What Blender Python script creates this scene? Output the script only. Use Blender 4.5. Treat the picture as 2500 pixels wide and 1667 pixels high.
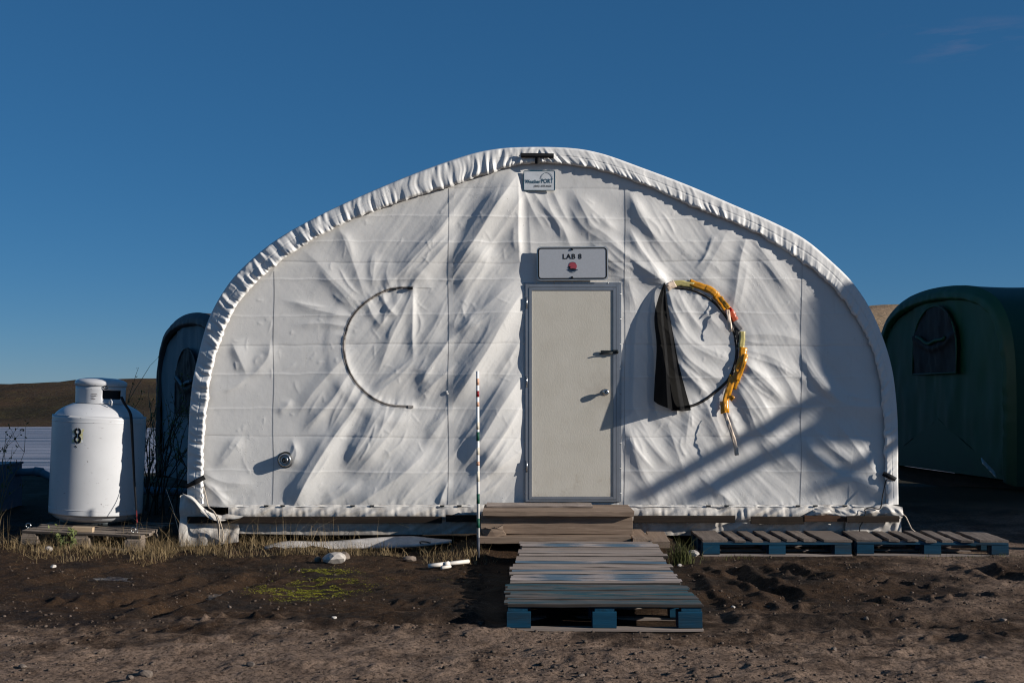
import bpy, math, random
import numpy as np
from mathutils import Vector, Matrix

random.seed(7)
rng = np.random.default_rng(11)
scene = bpy.context.scene
for o in list(bpy.data.objects):
    bpy.data.objects.remove(o, do_unlink=True)
COL = scene.collection

# ------------------------------------------------------------------ camera, sky, sun, exposure
F_PX, CAM_D, CAM_H, HOR = 2941.0, 11.4, 1.43, 960.0     # focal length in photo pixels, distance to the tent front, eye height, horizon row
cam_data = bpy.data.cameras.new('camera')
cam_data.sensor_width = 36.0
cam_data.lens = 36.0 * F_PX / 2500.0
cam_data.shift_y = (HOR - 833.5) / 2500.0
cam_data.clip_end = 3000.0
cam = bpy.data.objects.new('camera', cam_data)
COL.objects.link(cam)
cam.location = (0, -CAM_D, CAM_H)
cam.rotation_euler = (math.radians(90), 0, 0)
scene.camera = cam

SUN_EL, SUN_AZ = math.radians(18.5), math.radians(16.5)  # azimuth measured from +x towards the camera
SUN = Vector((math.cos(SUN_EL) * math.cos(SUN_AZ), -math.cos(SUN_EL) * math.sin(SUN_AZ), math.sin(SUN_EL)))
world = bpy.data.worlds.new('World')
scene.world = world
world.use_nodes = True
wn, wl = world.node_tree.nodes, world.node_tree.links
bg = wn['Background']
sky = wn.new('ShaderNodeTexSky')
sky.sky_type = 'NISHITA'
sky.sun_disc = False
sky.sun_elevation = SUN_EL
sky.sun_rotation = math.atan2(SUN.x, SUN.y)
sky.altitude = 3000
sky.air_density = 1.0
sky.dust_density = 0.0
sky.ozone_density = 10.0
hs_w = wn.new('ShaderNodeHueSaturation')
hs_w.inputs['Saturation'].default_value = 1.17
hs_w.inputs['Hue'].default_value = 0.500
gm_w = wn.new('ShaderNodeGamma')
gm_w.inputs['Gamma'].default_value = 0.60
wl.new(sky.outputs[0], gm_w.inputs['Color'])
wl.new(gm_w.outputs[0], hs_w.inputs['Color'])
# one thin wisp of cloud high on the right
tcw = wn.new('ShaderNodeTexCoord')
def wmath(op, a, b):
    x = wn.new('ShaderNodeVectorMath'); x.operation = op
    for s_, v_ in ((x.inputs[0], a), (x.inputs[1], b)):
        if hasattr(v_, 'is_linked'): wl.new(v_, s_)
        else: s_.default_value = v_
    return x
wdir = Vector((.368, 1.0, .293)).normalized()
dv = wmath('MULTIPLY', wmath('SUBTRACT', tcw.outputs['Generated'], tuple(wdir)).outputs[0], (14.0, 14.0, 60.0))
ln_ = wmath('LENGTH', dv.outputs[0], (0, 0, 0))
mpw = wn.new('ShaderNodeMapping'); mpw.inputs['Scale'].default_value = (10, 10, 60); mpw.inputs['Rotation'].default_value = (0, .12, 0)
wl.new(tcw.outputs['Generated'], mpw.inputs[0])
nzw = wn.new('ShaderNodeTexNoise'); nzw.inputs['Scale'].default_value = 1.6; nzw.inputs['Detail'].default_value = 6
wl.new(mpw.outputs[0], nzw.inputs['Vector'])
m1 = wn.new('ShaderNodeMapRange'); m1.inputs[1].default_value = 1.0; m1.inputs[2].default_value = 0.0; wl.new(ln_.outputs['Value'], m1.inputs[0])
m2 = wn.new('ShaderNodeMapRange'); m2.inputs[1].default_value = .48; m2.inputs[2].default_value = .75; wl.new(nzw.outputs[0], m2.inputs[0])
m3 = wn.new('ShaderNodeMath'); m3.operation = 'MULTIPLY'; wl.new(m1.outputs[0], m3.inputs[0]); wl.new(m2.outputs[0], m3.inputs[1])
m4 = wn.new('ShaderNodeMath'); m4.operation = 'MULTIPLY'; wl.new(m3.outputs[0], m4.inputs[0]); m4.inputs[1].default_value = .34
mxw = wn.new('ShaderNodeMix'); mxw.data_type = 'RGBA'
wl.new(m4.outputs[0], mxw.inputs[0]); wl.new(hs_w.outputs[0], mxw.inputs[6]); mxw.inputs[7].default_value = (2.1, 1.75, 2.3, 1)
wl.new(mxw.outputs[2], bg.inputs[0])
bg.inputs[1].default_value = 0.102

sun_data = bpy.data.lights.new('sun', 'SUN')
sun_data.energy = 5.0
sun_data.angle = math.radians(0.5)
sun_data.color = (1.0, 0.95, 0.885)
sun = bpy.data.objects.new('sun', sun_data)
COL.objects.link(sun)
sun.rotation_euler = (-SUN).to_track_quat('-Z', 'Y').to_euler()
sun.location = (12, -6, 8)

scene.view_settings.view_transform = 'Standard'
scene.view_settings.look = 'None'
scene.view_settings.gamma = 1.0
scene.view_settings.exposure = 0.30
scene.render.engine = 'CYCLES'
scene.cycles.use_denoising = True
scene.cycles.denoiser = 'OPENIMAGEDENOISE'
scene.cycles.denoising_input_passes = 'RGB_ALBEDO_NORMAL'
scene.cycles.denoising_prefilter = 'ACCURATE'
scene.cycles.pixel_filter_type = 'BLACKMAN_HARRIS'
scene.cycles.filter_width = 1.15
scene.cycles.transparent_max_bounces = 12

# ------------------------------------------------------------------ photo pixel -> place
def P(px, py, y=0.0):
    """the point of the vertical plane at world y that the photo shows at pixel (px, py)"""
    k = (CAM_D + y) / F_PX
    return ((px - 1250.0) * k, y, CAM_H - (py - HOR) * k)

CROPS = {'A': (400, 340, .38265), 'B': (1250, 340, .40391), 'C': (420, 900, .34014), 'D': (450, 640, .41459),
         'E': (850, 640, .41459), 'G': (1500, 600, .45928), 'H': (950, 350, .29762), 'K': (1450, 640, .32514),
         'L': (820, 680, .2233), 'S': (0, 0, 1.0), 'd': (0, 0, 2500 / 2352.0), 'Q': (430, 1130, .1403), 'R': (1900, 1050, .19774)}
def C(crop, x, y):
    ox, oy, s = CROPS[crop]
    return ox + s * x, oy + s * y

# ------------------------------------------------------------------ helpers
def tag(o, label=None, cat=None, group=None, kind=None):
    if label: o['label'] = label
    if cat: o['category'] = cat
    if group: o['group'] = group
    if kind: o['kind'] = kind
    return o

def thing(name, label, cat, loc=(0, 0, 0), rot=(0, 0, 0), group=None):
    o = bpy.data.objects.new(name, None)
    o.empty_display_size = 0.1
    COL.objects.link(o)
    o.location = loc
    o.rotation_euler = rot
    return tag(o, label, cat, group)

def link(name, me, parent=None, local=False):
    o = bpy.data.objects.new(name, me)
    COL.objects.link(o)
    if parent is not None:
        o.parent = parent
        if not local:
            m = Matrix.Identity(4)
            p = parent
            while p is not None:
                m = (Matrix.Translation(p.location) @ p.rotation_euler.to_matrix().to_4x4()) @ m if p.parent is None else m
                p = p.parent
            if parent.parent is None:
                o.matrix_parent_inverse = m.inverted()
    return o

def mesh(name, verts, faces, mat=None, parent=None, smooth=False, local=False):
    me = bpy.data.meshes.new(name)
    me.from_pydata([tuple(map(float, v)) for v in verts], [], [tuple(map(int, f)) for f in faces])
    if smooth: me.shade_smooth()
    if mat: me.materials.append(mat)
    me.update()
    return link(name, me, parent, local)

def grid_mesh(name, X, Y, Z, mat, parent=None, mask=None, smooth=True, closed=False, local=False):
    n, m = X.shape
    v = np.stack([X, Y, Z], -1).reshape(-1, 3).astype(np.float32)
    idx = np.arange(n * m).reshape(n, m)
    if closed:
        idx = np.concatenate([idx, idx[:, :1]], 1)
    q = np.stack([idx[:-1, :-1], idx[1:, :-1], idx[1:, 1:], idx[:-1, 1:]], -1)
    if mask is not None: q = q[mask]
    q = q.reshape(-1, 4)
    used = np.unique(q)
    remap = np.full(n * m, -1, np.int64); remap[used] = np.arange(len(used))
    v = v[used]; q = remap[q]
    me = bpy.data.meshes.new(name)
    me.vertices.add(len(v)); me.vertices.foreach_set('co', v.ravel())
    me.loops.add(q.size); me.loops.foreach_set('vertex_index', q.ravel().astype(np.int32))
    me.polygons.add(len(q))
    me.polygons.foreach_set('loop_start', (np.arange(len(q)) * 4).astype(np.int32))
    me.update(calc_edges=True)
    me.validate()
    if smooth: me.shade_smooth()
    if mat: me.materials.append(mat)
    return link(name, me, parent, local)

def box_data(sx, sy, sz, seg=1, jit=0.0, bev=0.0, rnd=random):
    """box centred in x and y, standing on z = 0, long axis x, a few rings along x with uneven edges"""
    v, f = [], []
    for i in range(seg + 1):
        x = -sx / 2 + sx * i / seg
        dy, dz = rnd.uniform(-jit, jit), rnd.uniform(-jit, jit)
        ring = []
        if bev > 0:
            b = bev
            prof = [(-sy/2, b), (-sy/2, sz-b), (-sy/2+b, sz), (sy/2-b, sz), (sy/2, sz-b), (sy/2, b), (sy/2-b, 0), (-sy/2+b, 0)]
        else:
            prof = [(-sy/2, 0), (-sy/2, sz), (sy/2, sz), (sy/2, 0)]
        ex = rnd.uniform(-jit, jit) * 2 if i in (0, seg) else 0
        for (y, z) in prof:
            v.append((x + ex + (rnd.uniform(-jit, jit) if i in (0, seg) else 0), y + dy, z + dz))
    n = 8 if bev > 0 else 4
    for i in range(seg):
        for k in range(n):
            a, b2 = i * n + k, i * n + (k + 1) % n
            f.append((a, a + n, b2 + n, b2))
    f.append(tuple(range(n)))
    f.append(tuple(seg * n + k for k in reversed(range(n))))
    return v, f

def box(name, c, size, mat, parent=None, rot=(0, 0, 0), seg=1, jit=0.0, bev=0.0, local=False):
    """c: centre of the underside"""
    v, f = box_data(*size, seg=seg, jit=jit, bev=bev)
    R = Matrix.Translation(c) @ Matrix.Rotation(rot[2], 4, 'Z') @ Matrix.Rotation(rot[1], 4, 'Y') @ Matrix.Rotation(rot[0], 4, 'X')
    return mesh(name, [R @ Vector(p) for p in v], f, mat, parent, local=local)

def tube(name, pts, r, mat, parent=None, sides=8, cap=True, local=False):
    pts = [Vector(p) for p in pts]
    rs = r if isinstance(r, (list, tuple)) else [r] * len(pts)
    v, f = [], []
    up = None
    for i, p in enumerate(pts):
        t = (pts[min(i + 1, len(pts) - 1)] - pts[max(i - 1, 0)]).normalized()
        if up is None:
            up = t.orthogonal().normalized()
        else:
            up = (up - t * up.dot(t))
            up = up.normalized() if up.length > 1e-6 else t.orthogonal().normalized()
        w = t.cross(up)
        for k in range(sides):
            a = 2 * math.pi * k / sides
            v.append(p + (up * math.cos(a) + w * math.sin(a)) * rs[i])
    for i in range(len(pts) - 1):
        for k in range(sides):
            a, b = i * sides + k, i * sides + (k + 1) % sides
            f.append((a, b, b + sides, a + sides))
    if cap:
        f.append(tuple(reversed(range(sides))))
        f.append(tuple((len(pts) - 1) * sides + k for k in range(sides)))
    return mesh(name, v, f, mat, parent, smooth=True, local=local)

def lathe(name, prof, mat, parent=None, seg=48, axis='Z', origin=(0, 0, 0), local=False, cap=False):
    v, f = [], []
    n = len(prof)
    for k in range(seg):
        a = 2 * math.pi * k / seg
        for (r, z) in prof:
            if axis == 'Z': p = (r * math.cos(a), r * math.sin(a), z)
            else: p = (r * math.cos(a), -z, r * math.sin(a))          # along -y, towards the camera
            v.append((p[0] + origin[0], p[1] + origin[1], p[2] + origin[2]))
    for k in range(seg):
        k2 = (k + 1) % seg
        for i in range(n - 1):
            q = (k * n + i, k2 * n + i, k2 * n + i + 1, k * n + i + 1)
            f.append(q if axis == 'Z' else q[::-1])
    if cap:
        f.append(tuple(k * n + n - 1 for k in range(seg)) if axis == 'Z' else tuple(k * n + n - 1 for k in reversed(range(seg))))
    o = mesh(name, v, f, mat, parent, smooth=True, local=local)
    return o

def smooth_line(pts, n):
    """resample a polyline evenly with Catmull-Rom smoothing"""
    p = np.array(pts, float)
    p = np.vstack([2 * p[0] - p[1], p, 2 * p[-1] - p[-2]])
    out = []
    for i in range(1, len(p) - 2):
        t = np.linspace(0, 1, 24, endpoint=False)[:, None]
        a, b, c, d = p[i - 1], p[i], p[i + 1], p[i + 2]
        out.append(0.5 * ((2 * b) + (-a + c) * t + (2 * a - 5 * b + 4 * c - d) * t ** 2 + (-a + 3 * b - 3 * c + d) * t ** 3))
    out.append(p[-2][None])
    q = np.vstack(out)
    s = np.concatenate([[0], np.cumsum(np.linalg.norm(np.diff(q, axis=0), axis=1))])
    ss = np.linspace(0, s[-1], n)
    return np.stack([np.interp(ss, s, q[:, k]) for k in range(q.shape[1])], 1), ss

def vnoise(x, y, seed=0):
    """smooth 2-D value noise in about [-1, 1]"""
    xi, yi = np.floor(x).astype(np.int64), np.floor(y).astype(np.int64)
    xf, yf = x - xi, y - yi
    def h(a, b):
        n = (a * 374761393 + b * 668265263 + seed * 1442695041) & 0xffffffff
        n = ((n ^ (n >> 13)) * 1274126177) & 0xffffffff
        return ((n ^ (n >> 16)) & 0xffff) / 32767.5 - 1.0
    u, v = xf * xf * xf * (xf * (xf * 6 - 15) + 10), yf * yf * yf * (yf * (yf * 6 - 15) + 10)
    return (h(xi, yi) * (1 - u) + h(xi + 1, yi) * u) * (1 - v) + (h(xi, yi + 1) * (1 - u) + h(xi + 1, yi + 1) * u) * v

def fbm(x, y, oct=4, seed=0, gain=.5):
    s, a = 0, 1.0
    for i in range(oct):
        s = s + a * vnoise(x * 2 ** i + 17.3 * i, y * 2 ** i - 9.1 * i, seed + i)
        a *= gain
    return s

def sstep(a, b, x):
    t = np.clip((x - a) / (b - a), 0, 1)
    return t * t * (3 - 2 * t)

# ------------------------------------------------------------------ materials
class NM:
    def __init__(self, name):
        self.m = bpy.data.materials.new(name); self.m.use_nodes = True
        self.n, self.l = self.m.node_tree.nodes, self.m.node_tree.links
        self.b = self.n['Principled BSDF']
        self.tc = None
    def node(self, t, **kw):
        x = self.n.new(t)
        for k, v in kw.items():
            if k.startswith('_'): setattr(x, k[1:], v)
        return x
    def coord(self, kind='Object', scale=(1, 1, 1)):
        if self.tc is None: self.tc = self.n.new('ShaderNodeTexCoord')
        mp = self.n.new('ShaderNodeMapping'); mp.inputs['Scale'].default_value = scale
        self.l.new(self.tc.outputs[kind], mp.inputs[0])
        return mp.outputs[0]
    def geo(self):
        g = self.n.new('ShaderNodeNewGeometry')
        return g.outputs['Position']
    def noise(self, vec, scale, detail=4, rough=.55, dist=0.0):
        x = self.n.new('ShaderNodeTexNoise')
        x.inputs['Scale'].default_value = scale; x.inputs['Detail'].default_value = detail
        x.inputs['Roughness'].default_value = rough; x.inputs['Distortion'].default_value = dist
        if vec is not None: self.l.new(vec, x.inputs['Vector'])
        return x.outputs[0]
    def ramp(self, fac, stops):
        r = self.n.new('ShaderNodeValToRGB')
        e = r.color_ramp.elements
        while len(e) < len(stops): e.new(0.5)
        for i, (p, c) in enumerate(stops):
            e[i].position = p
            e[i].color = (c, c, c, 1) if not isinstance(c, (tuple, list)) else (*c, 1)
        self.l.new(fac, r.inputs[0])
        return r.outputs[0]
    def mix(self, fac, a, b, mode='MIX'):
        x = self.n.new('ShaderNodeMix'); x.data_type = 'RGBA'; x.blend_type = mode
        for s, val in ((x.inputs[0], fac), (x.inputs[6], a), (x.inputs[7], b)):
            if hasattr(val, 'is_linked'): self.l.new(val, s)
            elif isinstance(val, (tuple, list)): s.default_value = (*val, 1)
            else: s.default_value = val
        return x.outputs[2]
    def math(self, op, a, b=0.0):
        x = self.n.new('ShaderNodeMath'); x.operation = op
        for s, val in ((x.inputs[0], a), (x.inputs[1], b)):
            if hasattr(val, 'is_linked'): self.l.new(val, s)
            else: s.default_value = val
        return x.outputs[0]
    def bump(self, h, strength=.3, dist=.01, prev=None):
        x = self.n.new('ShaderNodeBump'); x.inputs['Strength'].default_value = strength; x.inputs['Distance'].default_value = dist
        self.l.new(h, x.inputs['Height'])
        if prev is not None: self.l.new(prev, x.inputs['Normal'])
        self.l.new(x.outputs[0], self.b.inputs['Normal'])
        return x.outputs[0]
    def set(self, **kw):
        for k, v in kw.items():
            s = self.b.inputs[{'color': 'Base Color', 'rough': 'Roughness', 'metal': 'Metallic', 'spec': 'Specular IOR Level', 'trans': 'Transmission Weight', 'alpha': 'Alpha', 'ior': 'IOR', 'coat': 'Coat Weight'}[k]]
            if hasattr(v, 'is_linked'): self.l.new(v, s)
            elif isinstance(v, (tuple, list)): s.default_value = (*v, 1)
            else: s.default_value = v
        return self

MATS = {}
def plain(name, color, rough=.6, metal=0.0, spec=.3, var=.12, scale=12.0, bump=0.0, bscale=80.0):
    m = NM(name)
    v = m.coord('Object')
    n = m.noise(v, scale, 5, .6)
    c = m.mix(m.ramp(n, [(.3, 0.0), (.7, 1.0)]), tuple(max(0, x * (1 - var)) for x in color), tuple(min(1, x * (1 + var)) for x in color))
    m.set(color=c, rough=rough, metal=metal, spec=spec)
    if bump: m.bump(m.noise(v, bscale, 4), bump, .004)
    MATS[name] = m.m
    return m.m

def fabric(name, color, dirt, rough=.48, crinkle=.25, spec=.35):
    m = NM(name)
    p = m.geo()
    n1 = m.noise(p, 1.6, 5, .6)
    n2 = m.noise(p, 9.0, 6, .65)
    c = m.mix(m.ramp(n1, [(.45, 0.0), (.75, 1.0)]), color, tuple(x * .93 for x in color))
    c = m.mix(m.ramp(n2, [(.62, 0.0), (.80, .45)]), c, dirt)
    ms = m.n.new('ShaderNodeMapping'); ms.inputs['Scale'].default_value = (7, 7, .8); m.l.new(p, ms.inputs[0])
    c = m.mix(m.ramp(m.noise(ms.outputs[0], 2.0, 6, .7), [(.58, 0.0), (.78, .5)]), c, dirt)
    c = m.mix(m.ramp(m.noise(p, 60.0, 2, .5), [(.74, 0.0), (.77, .6)]), c, tuple(x * .35 for x in dirt))
    sz = m.n.new('ShaderNodeSeparateXYZ'); m.l.new(p, sz.inputs[0])
    low = m.math('MULTIPLY', m.math('SUBTRACT', .62, sz.outputs[2]), 2.2)
    spl = m.math('ADD', low, m.math('MULTIPLY', m.math('SUBTRACT', m.noise(p, 7.0, 6, .7), .62), 3.0))
    c = m.mix(m.ramp(spl, [(.05, 0.0), (.9, .55)]), c, dirt)
    m.set(color=c, rough=rough, spec=spec)
    w = m.n.new('ShaderNodeTexVoronoi'); w.feature = 'DISTANCE_TO_EDGE'
    mp = m.n.new('ShaderNodeMapping'); mp.inputs['Scale'].default_value = (3.2, 3.2, 2.4)
    nd = m.n.new('ShaderNodeTexNoise'); nd.inputs['Scale'].default_value = 5.0; m.l.new(p, nd.inputs['Vector'])
    va = m.n.new('ShaderNodeVectorMath'); va.operation = 'MULTIPLY_ADD'; va.inputs[1].default_value = (.35, .35, .35)
    m.l.new(nd.outputs[1], va.inputs[0]); m.l.new(p, va.inputs[2])
    m.l.new(va.outputs[0], mp.inputs[0]); m.l.new(mp.outputs[0], w.inputs['Vector'])
    e = m.ramp(w.outputs['Distance'], [(0.0, 0.0), (.018, 1.0)])
    msk = m.ramp(m.noise(p, 1.1, 3), [(.5, 0.0), (.62, 1.0)])
    hgt = m.math('MULTIPLY', m.math('SUBTRACT', 1.0, e), msk)
    b = m.bump(hgt, crinkle, .004)
    m.bump(m.noise(p, 38.0, 5, .62), crinkle * .55, .006, b)
    MATS[name] = m.m
    return m.m

WHITE = fabric('white_fabric', (.70, .675, .635), (.50, .47, .42))
WHITE2 = fabric('white_sleeve_fabric', (.74, .715, .675), (.55, .51, .45), crinkle=.35)
SKIRT = fabric('skirt_fabric', (.60, .565, .515), (.27, .215, .16), crinkle=.35)
GREEN = fabric('green_fabric', (.002, .042, .019), (.007, .020, .013), rough=.55, crinkle=.3)
DARKFAB = fabric('dark_blue_fabric', (.10, .16, .19), (.05, .07, .08), rough=.6)
GREYFAB = fabric('grey_sleeve_fabric', (.055, .055, .058), (.03, .03, .03), rough=.6)
BLACK = plain('black_webbing', (.010, .010, .011), .7, bump=.3, bscale=300)
WINDOWDARK = plain('dark_window', (.010, .012, .014), .6, spec=.15, bump=.8, bscale=12)
ALU = plain('aluminium', (.36, .37, .385), .42, .75, .5, var=.1, scale=6)
STEEL = plain('bright_steel', (.55, .54, .52), .25, 1.0, .5)
DARKSTEEL = plain('dark_steel', (.03, .035, .036), .45, .5)
SEAMSHADE = plain('seam_shadow_line', (.36, .34, .32), .7)
ZIPTEETH = plain('zipper_teeth', (.065, .055, .048), .5, .2)
ZIP = plain('zipper_tape', (.33, .30, .27), .6, var=.4, scale=30)
ZIPDARK = plain('dark_zipper_tape', (.018, .018, .018), .5, var=.3, scale=30)
AMBER = plain('amber_tape', (.62, .26, .012), .25, spec=.6, var=.25, scale=14, bump=.4, bscale=40)
YELLOWTAPE = plain('yellowed_tape', (.50, .42, .16), .3, spec=.5, var=.2, scale=18, bump=.4, bscale=40)
REDTAPE = plain('red_tape', (.40, .07, .025), .35, var=.35, scale=25, bump=.4, bscale=40)
CREAMTAPE = plain('cream_tape', (.70, .55, .42), .4, var=.12, scale=12)
GREYTAPE = plain('grey_tape', (.16, .15, .15), .5, var=.3, scale=40)
ROPE = plain('cotton_rope', (.50, .42, .33), .85, bump=.4, bscale=200)
BLACKROPE = plain('black_cord', (.015, .015, .015), .7)
SIGNGREY = plain('sign_sheeting', (.40, .41, .43), .35, spec=.6, var=.05, scale=60)
SIGNALU = plain('sign_metal', (.55, .54, .52), .35, .6)
INK = plain('black_ink', (.006, .006, .006), .5)
TEAL = plain('teal_ink', (.012, .075, .115), .5)
LOGOWHITE = plain('logo_vinyl', (.62, .64, .65), .4)
LOGORED = plain('red_ink', (.35, .06, .08), .5)
LOGOBLUE = plain('blue_ink', (.010, .035, .075), .5)
STONE = plain('pale_stone', (.42, .38, .34), .85, var=.35, scale=14, bump=.8, bscale=20)
STONE2 = plain('brown_stone', (.15, .118, .095), .9, var=.4, scale=14, bump=.8, bscale=20)
PVC = plain('white_pipe', (.72, .66, .58), .5, var=.15, scale=9)
BOARDWHITE = plain('weathered_white_board', (.50, .46, .42), .7, var=.25, scale=7, bump=.4, bscale=25)
PIPEBLUE = plain('grey_blue_pipe', (.10, .16, .20), .5)
BOXBLUE = plain('grey_blue_box', (.10, .13, .17), .5)
BARK = plain('bark', (.035, .026, .020), .9)
TWIG = plain('pale_twig', (.22, .15, .09), .85)
LEAF = plain('small_leaves', (.10, .12, .035), .7, var=.4, scale=30)
PLYWOOD = plain('plywood', (.30, .23, .15), .8)

def wood(name, base, dark, paint=None, pcol=(.012, .10, .17), pstops=(.5, .62), rough=.85):
    m = NM(name)
    oi = m.n.new('ShaderNodeObjectInfo')
    v = m.coord('Object')
    add = m.n.new('ShaderNodeVectorMath'); add.operation = 'MULTIPLY_ADD'
    cb = m.n.new('ShaderNodeCombineXYZ')
    for k in range(3): m.l.new(oi.outputs['Random'], cb.inputs[k])
    m.l.new(cb.outputs[0], add.inputs[0]); add.inputs[1].default_value = (37, 19, 11); m.l.new(v, add.inputs[2])
    def mapped(s):
        mp = m.n.new('ShaderNodeMapping'); mp.inputs['Scale'].default_value = s
        m.l.new(add.outputs[0], mp.inputs[0]); return mp.outputs[0]
    g = m.noise(mapped((3, 60, 60)), 1.0, 6, .65, 1.2)
    g2 = m.noise(mapped((1.2, 14, 14)), 1.0, 4, .6)
    c = m.mix(m.ramp(g, [(.30, 0.0), (.62, 1.0)]), dark, base)
    c = m.mix(m.ramp(g2, [(.35, .55), (.6, 0.0)]), c, tuple(x * .55 for x in dark))
    c = m.mix(m.math('MULTIPLY', oi.outputs['Random'], .75), c, tuple(x * .6 for x in base))
    if paint:
        pn = m.noise(mapped((1.6, 9, 9)), 1.0, 6, .7, .4)
        pm = m.ramp(pn, [(pstops[0], 0.0), (pstops[1], 1.0)])
        pc = m.mix(m.ramp(m.noise(mapped((4, 30, 30)), 1.0, 4), [(.35, 0.0), (.7, 1.0)]), pcol, tuple(x * 1.5 for x in pcol))
        c = m.mix(pm, c, pc)
    m.set(color=c, rough=rough, spec=.2)
    b = m.bump(g, .55, .004)
    m.bump(m.noise(mapped((2, 120, 120)), 1.0, 3), .3, .002, b)
    MATS[name] = m.m
    return m.m

WOOD_BARE = wood('bare_weathered_wood', (.40, .33, .285), (.16, .125, .10))
WOOD_WORN = wood('worn_blue_wood', (.40, .335, .295), (.17, .135, .115), True, (.030, .11, .18), (.57, .72))
WOOD_BLUE = wood('faded_blue_wood', (.19, .155, .135), (.055, .045, .040), True, (.014, .056, .072), (.42, .58))
PAINT_BLUE = wood('blue_painted_wood', (.025, .045, .06), (.012, .022, .032), True, (.003, .038, .072), (.30, .50), rough=.6)
WOOD_STEP = wood('step_timber', (.35, .255, .185), (.15, .10, .07))
WOOD_DARK = wood('dark_batten_wood', (.040, .028, .020), (.016, .011, .008))
WOOD_RED = wood('reddish_batten_wood', (.13, .068, .040), (.045, .022, .013))
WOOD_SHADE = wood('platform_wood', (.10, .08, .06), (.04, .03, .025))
WOOD_DULL = wood('dull_grey_wood', (.25, .20, .165), (.085, .066, .054))
WOOD_TANK = wood('grey_pallet_wood', (.30, .24, .19), (.13, .10, .075))

# ------------------------------------------------------------------ ground
def G(px, py, z=0.0):
    d = F_PX * (CAM_H - z) / (py - HOR)
    return ((px - 1250) * d / F_PX, d - CAM_D)

def seg_dist(X, Y, a, b):
    ax, ay = a; bx, by = b
    dx, dy = bx - ax, by - ay
    L2 = dx * dx + dy * dy
    t = np.clip(((X - ax) * dx + (Y - ay) * dy) / L2, 0, 1)
    px, py = X - (ax + t * dx), Y - (ay + t * dy)
    side = np.sign(dx * (Y - ay) - dy * (X - ax))
    return np.hypot(px, py) , t, side

RUTS = [  # (from px, to px, half width, depth, rim)
    ((660, 1395), (330, 1520), .09, .042, .024), ((560, 1385), (180, 1500), .09, .030, .020),
    ((1760, 1378), (1960, 1470), .075, .040, .022), ((1880, 1375), (2010, 1420), .08, .032, .020),
    ((2370, 1380), (2480, 1420), .09, .05, .02), ((1640, 1385), (1760, 1480), .06, .025, .015),
    ((60, 1430), (420, 1360), .08, .03, .02), ((350, 1552), (1250, 1528), .10, .022, .02), ((0, 1590), (700, 1560), .12, .02, .015),
    ((1700, 1530), (2500, 1505), .12, .02, .018), ((1000, 1590), (1900, 1570), .14, .018, .014), ((1640, 1600), (2500, 1590), .12, .018, .012)]

TREADS = [((420, 1515), (800, 1506), .15, .10, .035), ((860, 1470), (1180, 1480), .13, .08, .022), ((60, 1470), (420, 1462), .14, .09, .026), ((1640, 1470), (2020, 1478), .16, .10, .028),
          ((1860, 1400), (2330, 1436), .14, .10, .030), ((2100, 1470), (2520, 1462), .15, .09, .026), ((880, 1545), (1240, 1560), .14, .08, .016), ((100, 1540), (600, 1535), .16, .10, .018), ((2000, 1540), (2480, 1552), .15, .09, .016)]

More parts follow.
